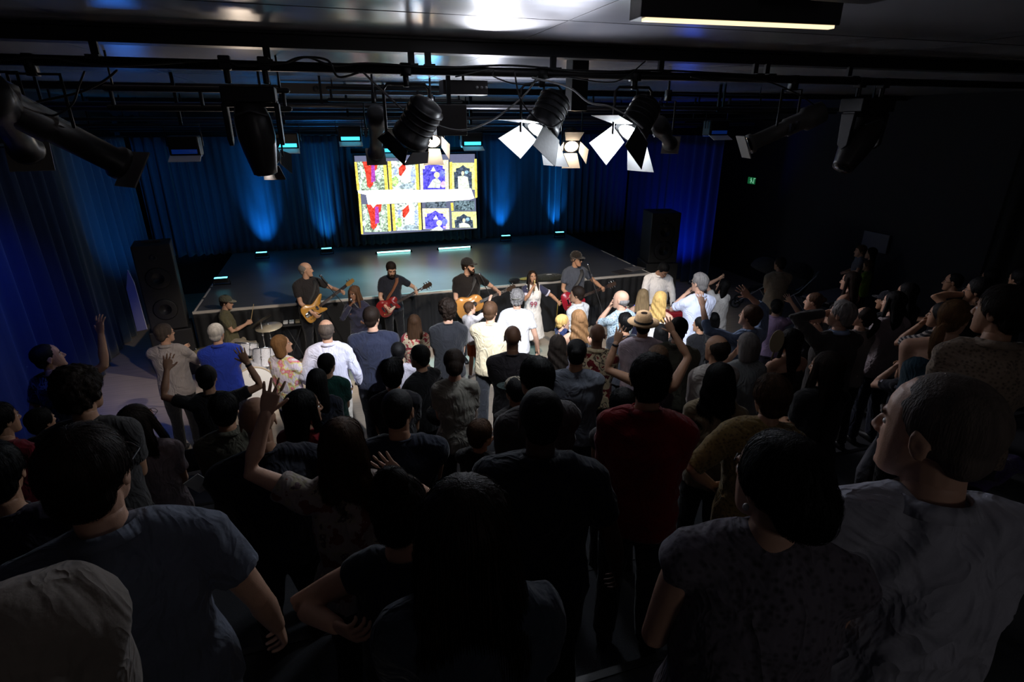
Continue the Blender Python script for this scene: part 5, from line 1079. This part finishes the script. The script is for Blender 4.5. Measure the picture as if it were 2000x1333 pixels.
# loudspeakers
def pa(loc,w,d,h,zb,label,rz=0):
    e=empty('loudspeaker',loc,label,'loudspeaker',rz=rz)
    g=G(); g.box((0,0,zb+h/2),(w,d,h/2)); c=obj('cabinet',g,mat('speaker_black',(.016,.016,.017),.55,bump=.2,bs=120),e,smooth=False,bevel=.02)
    for i,(zz,r) in enumerate(((.25,.20),(.62,.20),(.86,.06))):
        g=G(); g.loft([((0,-d-.004,zb+h*zz),(r*w/.3,0,0),(0,0,r*w/.3)),((0,-d-.012,zb+h*zz),(r*.9*w/.3,0,0),(0,0,r*.9*w/.3)),((0,-d+.0,zb+h*zz),(r*.3*w/.3,0,0),(0,0,r*.3*w/.3))],24); obj('driver',g,BLKP,c)
    if zb>.05:
        g=G(); g.box((0,0,zb/2-.005),(w+.04,d+.02,zb/2-.008)); obj('subwoofer',g,mat('speaker_black',(.016,.016,.017),.55),e,smooth=False,bevel=.015)
    g=G(); g.box((0,0,zb+h+.02),(w*.5,.03,.015)); obj('top_bracket',g,STL,e,smooth=False); return e
pa((-2.88,10.32,0),.27,.28,1.42,.86,'tall black loudspeaker tower left of the stage',R(10))
pa((7.25,11.5,0),.34,.34,1.15,1.02,'black loudspeaker tower right of the stage',R(-12))
g=G(); a=atY(262,560,9.6); b=atY(285,640,9.6); g.prism([(-.10,-.45),(.10,-.50),(.09,.20),(-.02,.50),(-.08,.30)],'x',-.006,.006); o=tag(obj('reflective_panel',g,mat('pale_panel',(.55,.55,.6),.4),smooth=False),'narrow curved white panel leaning on the left loudspeaker tower','panel'); o.location=((a+b)/2+A(-.05,0,.1)); o.rotation_euler=(0,0,R(60))
# ---------------------------------------------------------------- instruments
def place(P,R_,k): return None
def outline(pts,n=48):
    P=[A(*q) for q in pts]; m=len(P); out=[]
    for i in range(m):
        p0,p1,p2,p3=P[i-1],P[i],P[(i+1)%m],P[(i+2)%m]
        for t in np.linspace(0,1,5)[:-1]: out.append(tuple(.5*((2*p1)+(-p0+p2)*t+(2*p0-5*p1+4*p2-p3)*t*t+(-p0+3*p1-3*p2+p3)*t**3)))
    return out
def guitar(who,label,kind,pos,ang,col,neckcol=(.12,.06,.03)):
    Wm=who['W']; k=who['k']; c,s=math.cos(R(ang)),math.sin(R(ang))
    # local: x along neck, y up across the body, z out of the face
    n=A(-c,.10,s); n=unit(n); f=unit(A(0,1,.12)-n*(A(0,1,.12)@n)); u=np.cross(f,n)
    M=np.eye(4); M[:3,0]=n; M[:3,1]=u; M[:3,2]=f; M[:3,3]=A(*pos)*k
    e=empty({'ac':'acoustic_guitar','bass':'bass_guitar'}.get(kind,'electric_guitar'),(0,0,0),label,'guitar'); e.matrix_world=Matrix(Wm@M)
    # right hand side of player at -x (body), neck to +x
    bm=mat('guitar_%s'%kind,col,.22,bump=.02,bs=20,var=.15)
    if kind=='ac': o=outline([(-.26,0),(-.23,.15),(-.10,.19),(.02,.135),(.12,.145),(.21,.10),(.235,0),(.21,-.10),(.12,-.145),(.02,-.135),(-.10,-.19),(-.23,-.15)]); th=.10
    elif kind=='lp': o=outline([(-.21,0),(-.19,.12),(-.08,.16),(.02,.11),(.10,.125),(.18,.10),(.19,.04),(.15,-.02),(.17,-.10),(.13,-.115),(.08,-.085),(.02,-.11),(-.08,-.16),(-.19,-.12)]); th=.045
    elif kind=='hollow': o=outline([(-.22,0),(-.20,.14),(-.08,.18),(.02,.12),(.12,.15),(.20,.13),(.21,.06),(.14,.0),(.21,-.06),(.20,-.13),(.12,-.15),(.02,-.12),(-.08,-.18),(-.20,-.14)]); th=.045
    else: o=outline([(-.22,0),(-.20,.14),(-.09,.165),(.0,.105),(.09,.12),(.22,.165),(.25,.14),(.17,.06),(.12,0),(.13,-.06),(.19,-.11),(.17,-.14),(.05,-.115),(-.02,-.11),(-.10,-.165),(-.20,-.14)]); th=.04
    g=G(); g.prism(o,'z',-th/2,th/2,bev=.03); b=obj('body',g,bm,e)
    nl=.50 if kind!='bass' else .60; x0=.18 if kind!='bass' else .10
    g=G(); g.box((x0+nl/2,0,th/2+.004),(nl/2,.024,.011)); nk=obj('neck',g,mat('fretboard',(.035,.02,.014),.4),e,smooth=False)
    g=G()
    for i in range(14):
        xx=x0+nl-(nl*.95)*(1-.94**(i*1.1)); g.box((xx,0,th/2+.0165),(.0012,.023,.001))
    obj('frets',g,CHR,nk,smooth=False)
    g=G(); g.prism([(x0+nl,-.024),(x0+nl+.05,-.040),(x0+nl+.17,-.034),(x0+nl+.18,0),(x0+nl+.17,.034),(x0+nl+.05,.040),(x0+nl,.024)],'z',th/2-.012,th/2+.006); hd=obj('headstock',g,mat('headstock_'+kind,(.05,.03,.02) if kind!='bass' else (.35,.2,.06),.3),e,smooth=False)
    for i in range(3 if kind!='bass' else 2):
        for sd in(-1,1):
            g=G(); g.cyl((x0+nl+.055+i*.045,sd*.036,th/2-.004),(x0+nl+.055+i*.045,sd*.062,th/2-.004),.009,8); g.ell((x0+nl+.055+i*.045,sd*.066,th/2-.004),(.011,.007,.008),8,6); obj('tuning_peg',g,CHR,hd)
    g=G()
    for i in range(6 if kind!='bass' else 4):
        y=(i-(2.5 if kind!='bass' else 1.5))*(.0065 if kind!='bass' else .011); g.tube([(-.10,y*1.2,th/2+.012),(x0+nl,y,th/2+.019)],.0012,4)
    obj('strings',g,CHR,e)
    g=G(); g.box((-.11,0,th/2+.006),(.014,.05,.008)); obj('bridge',g,mat('dark_wood',(.03,.02,.015),.5) if kind=='ac' else CHR,b,smooth=False)
    if kind=='ac':
        g=G(); g.loft([((.07,0,th/2+.0012),(.048,0,0),(0,.048,0)),((.07,0,th/2+.0016),(.047,0,0),(0,.047,0))],24); obj('sound_hole',g,mat('hole_black',(.004,.003,.003),.9),b)
        g=G(); g.prism(outline([(.02,-.03),(.06,-.055),(.04,-.10),(-.02,-.11),(-.03,-.06)]),'z',th/2,th/2+.0015); obj('pickguard',g,mat('tortoise',(.06,.02,.01),.2),b,smooth=False)
    else:
        for xx in(-.05,.05):
            g=G(); g.box((xx,0,th/2+.006),(.017,.036,.006)); obj('pickup',g,CHR if kind!='bass' else BLKP,b,smooth=False)
        for i in range(3):
            g=G(); g.cyl((-.14+i*.035,-.09-i*.008,th/2),(-.14+i*.035,-.09-i*.008,th/2+.016),.011,12); obj('knob',g,mat('gold_knob',(.5,.35,.12),.3,.6),b)
        if kind in('lp','hollow'):
            g=G(); g.prism([(-.06,-.045),(.09,-.035),(.10,-.06),(.0,-.10),(-.07,-.09)],'z',th/2+.004,th/2+.007); obj('pickguard',g,mat('cream',(.6,.52,.4),.4),b,smooth=False)
        if kind=='bass':
            g=G(); g.loft([((-.15,0,th/2+.001),(.05,0,0),(0,.045,0)),((-.15,0,th/2+.008),(.046,0,0),(0,.042,0))],18); obj('bridge_plate',g,CHR,b)
    return e
def strap(who,label,col,side=1):
    T=who['T'];k=who['k']; g=G(); P=[(.16,.17,1.02),(.10,.155,1.15),(.0,.150,1.28),(-.075,.115,1.40),(-.11,-.01,1.485),(-.085,-.115,1.42),(.03,-.155,1.25),(.15,-.14,1.08)]
    g.tube([T(q) for q in P],.030,8,flat=.14,up=(0,.3,1),rnd=False)
    for a in g.V: a*=k
    o=obj('guitar_strap',g,mat('strap_%s'%label[:6],col,.6)); o.matrix_world=Matrix(who['W']); tag(o,label,'guitar strap')
guitar(BAS,'honey coloured electric bass slung low on the balding player','bass',(.06,.215,1.02),26,(.55,.27,.05))
guitar(RED,'cherry red single cut electric guitar with a cream guard','lp',(.10,.20,1.01),26,(.22,.012,.012))
guitar(ACO,'natural orange acoustic guitar held by the bearded player','ac',(.06,.235,1.05),19,(.62,.28,.07))
guitar(EGT,'wine red hollow electric guitar held by the player in dark glasses','hollow',(.12,.20,.99),17,(.28,.008,.02))
strap(RED,'tan brown leather strap over the cherry red guitar player',(.20,.07,.03)); strap(BAS,'dark strap over the bass player',(.02,.02,.022)); strap(ACO,'black strap over the acoustic guitar player',(.012,.012,.014)); strap(EGT,'black strap over the player in dark glasses',(.012,.012,.014))
def hand_w(who,sd):
    sh,el,wr,_,_=who['arms'][sd]; k=who['k']; u=unit(wr-el); return (who['W']@np.append((wr+u*.075)*k,1))[:3],u
def microphone(pos,d,label,gold=False):
    e=empty('microphone',tuple(pos),label,'microphone'); d=unit(d); g=G(); u,v=frame(d)
    g.loft([(d*t,u*r,v*r) for t,r in((-.16,.010),(-.155,.012),(-.02,.017),(0,.019))],14); obj('handle',g,mat('gold_metal',(.6,.42,.18),.3,.8) if gold else BLKP,e)
    g=G(); g.ell(d*.018,(.026,.026,.026),14,9); obj('grille',g,CHR if not gold else mat('gold_metal',(.6,.42,.18),.3,.8),e); return e
def mouth(who): return (who['W']@who['LM']@A(0,.125,-.062,1))[:3]
for who,lab,gold in((DRD,'handheld microphone of the singer with dreadlocks',False),(SNG,'gold handheld microphone of the singer in the jersey dress',True)):
    m=mouth(who); h,_=hand_w(who,1); microphone(m-unit(m-h)*.03,m-h,lab,gold)
def mic_stand(who,off,base_off,label,m=None,mm=None):
    m=m or BLK; mo=mouth(who)+A(*off); base=A(mo[0]+base_off[0],mo[1]+base_off[1],0)
    e=empty('microphone_stand',tuple(base),label,'microphone stand'); g=G(); hub=A(0,0,.95)
    g.cyl((0,0,.12),hub,.009,8); obj('pole',g,m,e)
    for a in(30,150,270):
        g=G(); g.tube([(0,0,.22),(.30*math.cos(R(a)),.30*math.sin(R(a)),.012)],.008,6); obj('leg',g,m,e)
    g=G(); tip=mo-base; g.tube([hub-(tip-hub)*.25,hub,tip+A(0,0,-.03)],.007,6); obj('boom',g,m,e)
    microphone(mo,mo-(base+hub),label.replace('stand','microphone on the stand') if 0 else 'microphone at the top of the '+label,mm)
mic_stand(BAS,(.10,-.04,-.06),(.45,-.25),'boom stand of the balding bass player')
mic_stand(ACO,(.07,-.05,-.08),(.30,-.2),'boom stand of the acoustic guitar player')
mic_stand(EGT,(.09,-.06,-.02),(.15,-.35),'boom stand of the player in dark glasses')
# drum kit
DM=mat('sparkle_shell',(.55,.55,.6),.3,bump=.3,bs=300,var=.3); DH=mat('drum_head',(.72,.70,.68),.5); HOOP=mat('hoop_wood',(.5,.4,.28),.4); BR=mat('brass_cymbal',(.55,.45,.25),.3,.8)
def drum(loc,axis,r,h,label,name='drum',hoopm=None,head_logo=False,legs=0):
    e=empty(name,tuple(loc),label,'drum'); d=unit(axis); u,v=frame(d,(0,0,1)); n=28
    g=G(); g.loft([(-d*h/2,u*r,v*r),(d*h/2,u*r,v*r)],n,cap=False); obj('shell',g,DM,e)
    for s in(-1,1):
        g=G(); g.loft([(d*s*h/2,u*r*.99,v*r*.99),(d*s*(h/2+.004),u*r*.97,v*r*.97)],n); hd=obj('drum_head',g,DH,e)
        g=G(); c=d*s*(h/2-.004); g.tube([c+u*r*1.02*math.cos(t)+v*r*1.02*math.sin(t) for t in np.linspace(0,2*PI,n+1)],.010 if hoopm is None else .014,6); obj('hoop',g,hoopm or CHR,e)
    for i in range(8):
        t=2*PI*i/8; g=G(); c=(u*math.cos(t)+v*math.sin(t))*(r+.010); g.cyl(c-d*h*.45,c+d*h*.45,.006,6); g.ell(c,(.014,.014,.02),8,6); obj('tension_lug',g,CHR,e)
    if head_logo:
        g=G(); c=-d*(h/2+.006)+v*r*.62-u*r*.0; q=.052
        g.tube([c+u*q*math.cos(t)*1+v*q*math.sin(t) for t in np.linspace(0,2*PI,25)],.003,6)
        g.tube([c+u*a*q+v*b*q for a,b in((.1,.35),(.1,-.3),(.45,-.3),(.55,-.05),(.45,.12),(.1,.12))],.0035,5)
        g.tube([c+u*a*q+v*b*q for a,b in((-.05,.12),(-.18,-.3),(-.3,0),(-.42,-.3),(-.55,.12))],.0035,5); obj('logo',g,BLKP,e)
    if legs:
        for s in(-1,1): g=G(); g.cyl(u*s*r*.8-v*0,u*s*(r+.14)-d*.12+A(0,0,-loc[2]+.01)-0*v,.008,6); obj('spur',g,CHR,e)
    return e
bc=atZ(496,744,.31); bc=A(bc[0],bc[1],.31)
drum(bc,(-.18,1,.0),.29,.36,'large white bass drum with a small round logo facing the crowd','bass_drum',HOOP,True,1)
sc=atZ(482,682,.72); drum(sc,(.15,.35,1),.165,.20,'white sparkle tom drum tilted to the drummer above the bass drum','tom_drum')
sc=atZ(516,700,.60); drum(sc,(.05,.5,1),.17,.30,'pale floor tom beside the woman in pastel floral','floor_tom')
fs=atZ(400,690,.55); drum(A(fs[0],fs[1],.5),(0,.05,1),.19,.14,'snare drum between the drummer and the blue polo','snare_drum')
for o_ in [o for o in bpy.data.objects if o.name=='snare_drum']:
    for a_ in(90,210,330): g=G(); g.tube([(0,0,-.08),(.2*math.cos(R(a_)),.2*math.sin(R(a_)),-.49)],.009,6); obj('leg',g,CHR,o_)
def cymbal(px,py,z,r,tilt,label,m=BR,Y=None):
    c=atZ(px,py,z) if Y is None else atY(px,py,Y); c=A(*c); e=empty('cymbal_stand',(c[0],c[1],0),label,'cymbal')
    T_=np.array(Matrix.Rotation(R(tilt[0]),3,'X')@Matrix.Rotation(R(tilt[1]),3,'Y')); n=T_[:,2]; u=T_[:,0];v=T_[:,1]; o=A(0,0,c[2])
    g=G(); g.loft([(o+n*t,u*q,v*q) for t,q in((-.004,r),(.0,r),(.012,r*.3),(.030,r*.16),(.036,.01))],30); obj('cymbal',g,m,e)
    g=G(); g.cyl((0,0,.25),o,.010,8); g.cyl(o,o+n*.06,.005,6); obj('pole',g,CHR,e)
    for a in(90,210,330): g=G(); g.tube([(0,0,.32),(.26*math.cos(R(a)),.26*math.sin(R(a)),.015)],.009,6); obj('leg',g,CHR,e)
    g=G(); g.ell((0,0,c[2]*.6),(.022,.022,.03),8,6); g.ell((0,0,c[2]*.8),(.02,.02,.025),8,6); obj('clamp',g,CHR,e)
cymbal(525,639,.98,.21,(4,-3),'flat pale ride cymbal right of the drummer',mat('pale_cymbal',(.62,.55,.42),.35,.5))
cymbal(509,629,1.10,.19,(-25,-30),'dark tilted crash cymbal beside the drum sticks',mat('dark_cymbal',(.06,.055,.05),.35,.8))
cymbal(385,688,.95,.18,(0,-8),'low cymbal glimpsed left of the blue polo shirt',BR)
for i,(sd,dv) in enumerate(((-1,(.1,.3,.25)),(1,(.02,.12,.36)))):
    h,_=hand_w(DRM,sd); g=G(); d=unit(DRM['W'][:3,:3]@A(*dv)); g.tube([h-d*.06,h+d*.34],[.007,.004],6); tag(obj('drum_stick',g,mat('stick_wood',(.6,.45,.22),.5)),('drum stick in the drummer left hand','drum stick pointing up from the drummer right hand')[i],'drum stick')
# pedal board table by the bass player
a=atZ(572,628,.82); e_=empty('accessory_table',(a[0],a[1],0),'small stand with lit pedals beside the bass player','table')
g=G(); g.box((0,0,.78),(.20,.11,.012)); obj('tray',g,BLKP,e_,smooth=False)
for s in(-1,1): g=G(); g.tube([(s*.18,-.15,.01),(-s*.16,.1,.77)],.010,6); obj('leg',g,BLK,e_)
for i,(x,c) in enumerate(((-.12,(.5,.5,.5)),(-.02,(.7,.7,.7)),(.08,(.25,.2,.12)))):
    g=G(); g.box((a[0]+x,a[1],.815),(.038,.055,.018)); o=tag(obj('effects_pedal',g,mat('pedal_%d'%i,c,.4),smooth=False,bevel=.004),('grey','white','brown')[i]+' effects pedal on the stand beside the bass player','effects pedal')
# keyboards
kc=(KEY['W']@A(0,.44,.98,1))[:3]; kz=.97; e_=empty('keyboard',(kc[0],kc[1],kz-.0),'long red stage keyboard with cream keys','keyboard'); e_.rotation_euler=(0,0,-KEY['az'])
g=G(); g.box((-.0,0,0),(.62,.15,.045)); b=obj('case',g,mat('red_case',(.30,.012,.02),.35),e_,smooth=False,bevel=.008)
g=G(); g.box((0,-.02,.046),(.60,.13,.006)); obj('panel',g,mat('red_case',(.30,.012,.02),.35),b,smooth=False)
for i in range(52):
    g=G(); g.box((-.585+i*.0225,-.085,.052),(.0105,.058,.007)); obj('white_key',g,mat('ivory_key',(.75,.70,.58),.3),b,smooth=False)
j=0
for i in range(51):
    if i%7 in(2,6): continue
    g=G(); g.box((-.574+i*.0225,-.063,.062),(.0062,.036,.006)); obj('black_key',g,BLKP,b,smooth=False)
for i in range(9):
    g=G(); g.cyl((-.45+i*.11,.09,.050),(-.45+i*.11,.09,.066),.010,10); obj('dial',g,BLKP,b)
for s in(-1,1):
    g=G(); g.tube([(s*.5,-.2,-kz+.012),(-s*.4,.0,-.05)],.016,8); g.tube([(s*.5,.2,-kz+.012),(-s*.4,.05,-.05)],.016,8); obj('stand_leg',g,BLK,e_)
a=(KEY['W']@A(.34,.50,1.04,1))[:3]; e_=empty('synthesizer',tuple(a),'small black synthesizer with blue lights on top of the red keyboard','synthesizer',rz=-KEY['az'])
g=G(); g.box((0,0,.03),(.20,.12,.03)); b=obj('case',g,BLKP,e_,smooth=False,bevel=.006)
for i in range(7):
    g=G(); g.cyl((-.15+i*.05,.04,.06),(-.15+i*.05,.04,.072),.009,10); obj('dial',g,STL,b)
g=G(); g.box((0,-.02,.062),(.12,.010,.003)); obj('blue_light',g,lamp_emit('blue_leds',(.05,.1,1),4),b,smooth=False)
a=(KEY['W']@A(-.30,.52,1.02,1))[:3]; g=G(); g.box((0,0,.10),(.13,.008,.08),M=np.array(Matrix.Rotation(R(-20),3,'X'))); o=tag(obj('tablet_screen',g,BLKP,smooth=False,bevel=.004),'dark tablet propped on the red keyboard','tablet'); o.location=a; o.rotation_euler=(0,0,-KEY['az'])
# things lying on the deck
def deck(px,py): a=atZ(px,py,SZ+.02); return a
a=deck(1075,548); e_=empty('guitar_bag',(a[0],a[1]+.1,SZ),'soft dark guitar bag lying on the stage behind the jersey singer','bag'); g=G(); g.ell((0,0,.06),(.34,.20,.065),20,10); obj('bag_body',g,cloth((52,54,48)),e_); g=G(); g.ell((.0,-.02,.118),(.07,.03,.015),12,6); obj('label_patch',g,mat('pale_dial',(.5,.5,.5),.4),e_)
a=deck(1005,552); g=G(); g.ell((a[0],a[1],SZ+.06),(.12,.10,.065),14,8); tag(obj('small_bag',g,cloth((26,26,30))),'small black bag at the stage edge left of the jersey singer','bag')
a=deck(1022,546); g=G(); g.ell((a[0]+.05,a[1],SZ+.03),(.16,.06,.03),12,6); tag(obj('cloth_bundle',g,cloth((170,160,90))),'yellow cloth bundle at the stage edge left of the jersey singer','cloth')
for i,(px,py,lab) in enumerate(((1214,530,'dark folder lying near the right corner of the stage'),(1240,524,'pale sheet lying near the right corner of the stage'))):
    a=deck(px,py); g=G(); g.box((a[0],a[1],SZ+.008),(.20,.13,.007),M=np.array(Matrix.Rotation(R(20),3,'Z'))); tag(obj('folder',g,mat('folder_%d'%i,((.05,.045,.045),(.16,.15,.15))[i],.6),smooth=False,bevel=.003),lab,'folder')
# yellow cable dangling by the hollow guitar
a=atZ(1090,585,.95); cable('guitar_cable',[(a[0],a[1],.95),(a[0]-.02,a[1],.5),(a[0]-.03,a[1],.02),(a[0]+.3,a[1]-.2,.01)],.008,'yellow cable hanging down beside the wine red guitar',mat('yellow_rubber',(.35,.27,.05),.5))
# ---------------------------------------------------------------- right side of the hall
a=atX(1470,353,10.78); e_=empty('exit_sign',tuple(a),'small green lit exit sign on the right wall','exit sign'); g=G(); g.box((0,0,0),(.03,.16,.10)); obj('box',g,BLKP,e_,smooth=False)
g=G(); g.box((-.033,0,0),(.004,.145,.085)); obj('panel',g,lamp_emit('exit_green',(.02,.30,.10),.25),e_,smooth=False)
g=G(); EM=lamp_emit('exit_figure',(.35,1,.6),.5)
g.ell((-.04,.02,.055),(.004,.016,.016),10,6); g.tube([(-.04,.02,.035),(-.04,.005,-.005)],.010,6); g.tube([(-.04,.005,-.005),(-.04,.035,-.03),(-.04,.02,-.06)],.008,6); g.tube([(-.04,.005,-.005),(-.04,-.025,-.02),(-.04,-.05,-.05)],.008,6); g.tube([(-.04,.045,.02),(-.04,.018,.03),(-.04,-.02,.01)],.006,6)
g.box((-.04,-.09,0),(.003,.008,.07)); g.box((-.04,-.12,.066),(.003,.03,.006)); obj('running_figure',g,EM,e_)
a=atX(1709,473,10.78) ; o=G(); o.box(a,(.01,.30,.19)); tag(obj('wall_notice',o,mat('notice_grey',(.20,.20,.24),.6),smooth=False),'small pale rectangular notice on the dark right wall','sign')
def stroller(px,py,Y,label,col):
    a=atY(px,py,Y); e=empty('stroller',(a[0],Y,0),label,'stroller',rz=R(40)); m=mat('stroller_frame',(.5,.5,.52),.35,.6)
    g=G(); 
    for s in(-1,1): g.tube([(s*.22,-.42,1.02),(s*.22,-.15,.62),(s*.20,.42,.14)],.012,8); g.tube([(s*.22,-.38,.14),(s*.22,-.05,.55)],.012,8)
    g.tube([(-.22,-.42,1.02),(.22,-.42,1.02)],.014,8); obj('frame',g,m,e)
    g=G(); g.ell((0,-.05,.98),(.24,.30,.26),18,10); V=g.V[0]; V[:,2]=np.maximum(V[:,2],.95+V[:,1]*.3); obj('hood',g,cloth(col),e)
    g=G(); g.loft([((0,y,z),(.20,0,0),(0,.03,.05)) for y,z in((-.28,.85),(-.18,.55),(.15,.48),(.25,.30))],14); obj('seat',g,cloth((26,26,30)),e)
    for x,y in((-.24,-.40),(.24,-.40),(-.20,.42),(.20,.42)):
        g=G(); g.tube([A(x,y,.12)+A(0,math.cos(t)*.10,math.sin(t)*.10) for t in np.linspace(0,2*PI,17)],.018,8); g.cyl((x-.01,y,.12),(x+.01,y,.12),.03,8); obj('wheel',g,BLKP,e)
stroller(1492,500,10.2,'stroller with a pale grey hood beside the right wing curtain',(86,86,88))
stroller(1560,505,9.6,'dark stroller between the pale hooded one and the folding table',(40,42,48))
a=atY(1640,520,8.6); e_=empty('folding_table',(a[0],8.6,0),'grey folding table with crossed white legs at the right wall','folding table',rz=R(12))
g=G(); g.box((0,0,.74),(.60,.30,.018)); obj('table_top',g,mat('table_grey',(.20,.19,.22),.5),e_,smooth=False,bevel=.006)
for s in(-1,1):
    for t in(-1,1): g=G(); g.tube([(s*.55*t,s*.0+.26*t,.01),(-s*.45*t,.24*t,.72)],.014,8); obj('leg',g,mat('white_leg',(.6,.6,.68),.4),e_)
# items on or under the tiers
def tier_z(y): return floor_z(y)
def chair(px,py,Y,label,group='dark stacking chairs between the rows'):
    a=atY(px,py,Y); z=floor_z(Y); e=empty('stacking_chair',(a[0],Y,z),label,'chair',group,rz=R(random.Random(px).uniform(-8,8)))
    m=mat('chair_shell',(.016,.018,.022),.4)
    g=G(); g.loft([((0,y,zz),(.21,0,0),(0,.0,.012)) for y,zz in((-.20,.45),(-.1,.435),(.12,.44),(.22,.43))],16); obj('seat',g,m,e)
    g=G(); g.loft([((0,-.20-t*.10,.55+t*.30),(.19-.02*t,0,0),(0,.012,0)) for t in(0,.3,.7,1)],16); obj('backrest',g,m,e)
    for x in(-.19,.19):
        for y0,y1 in((-.18,-.24),(.18,.22)): g=G(); g.tube([(x,y0,.43),(x*1.08,y1,.01)],.010,6); obj('leg',g,CHR,e)
    return e
for i,(px,py,Y,lab) in enumerate(((962,790,3.95,'dark chair with a white sheet on its seat behind the light blouse'),(668,770,4.0,'dark chair just right of the boy in dark green'),(1690,930,1.9,'dark chair under the hanging grey bag'),(842,950,2.1,'dark chair behind the boy facing the stage'),(1150,1010,1.25,'dark chair between the crimson shirt and the near row'),(1240,1240,1.25,'dark chair at the bottom centre by the tape marks'),(350,760,5.7,'dark chair near the pale grey shirt on the left'),(1905,930,1.35,'dark chair behind the near right man'),(450,1190,1.3,'dark chair at the bottom left beside the near polo shirt'))):
    if i in(5,7,4,3,8): continue
    chair(px,py,Y,lab,None)
a=atZ(966,800,floor_z(3.95)+.47); 
for i,(px,py,lab) in enumerate(((962,795,'white paper sheet on the dark chair behind the light blouse'),(935,800,'folded white programme beside the white sheet'))):
    g=G(); g.box((a[0]-.02-i*.10,3.98+i*.03,floor_z(3.95)+.462+i*.004),(.07,.05,.002),M=np.array(Matrix.Rotation(R(15+40*i),3,'Z'))); tag(obj('paper_sheet',g,mat('paper',(.7,.7,.7),.6),smooth=False),lab,'paper')
# grey fabric bag and purple cloth at the right
a=atY(1712,885,2.55); e_=empty('tote_bag',(a[0],2.55,a[2]-.28),'grey fabric bag hanging beside the child in glasses','bag')
g=G(); g.loft([((0,0,z),(w,0,0),(0,d,0)) for z,w,d in((0,.05,.03),(.02,.12,.06),(.14,.13,.07),(.30,.08,.05),(.42,.03,.02),(.50,.015,.01))],18); o=obj('bag_body',g,cloth((104,104,112)),e_)
g=G(); g.tube([(-.03,0,.40),(-.02,0,.60),(.02,0,.66),(.04,0,.58),(.03,0,.40)],.007,6); obj('strap',g,cloth((60,58,60)),e_)
a=atY(1940,930-10,1.60); g=G(); 
n=24; V=[];F=[]
for i in range(n):
    for j in range(10): x=-.22+.44*i/(n-1); y=-.07+.14*j/9; V.append((x,y,.02*math.sin(x*28)+.012*math.sin(y*60+x*9)))
for i in range(n-1):
    for j in range(9): k_=i*10+j; F.append((k_,k_+1,k_+11,k_+10))
g.add(V,F); o=obj('folded_shawl',g,cloth((72,58,104))); o.modifiers.new('t','SOLIDIFY').thickness=.012; o.location=a; o.rotation_euler=(R(14),R(-4),R(8)); tag(o,'crumpled purple shawl over a seat back left of the near right man','shawl')
# earring, tape marks
for i,(px,py,lab) in enumerate(((1132,1207,'short yellowish tape mark on the dark step, left one'),(1268,1166,'short yellowish tape mark on the dark step, right one'))):
    
    for q in np.arange(.3,4,.01):
        P_=A(0,0,HC)+ray(px,py)*q
        if P_[2]<=floor_z(P_[1])+.004: break
    g=G(); g.box((0,0,.004),(.020,.0035,.002)); o=tag(obj('tape_mark',g,mat('tape_yellow',(.45,.38,.25),.6),smooth=False),lab,'tape mark'); o.location=(P_[0],P_[1],floor_z(P_[1])); o.rotation_euler=(0,0,R(25))
finalize()
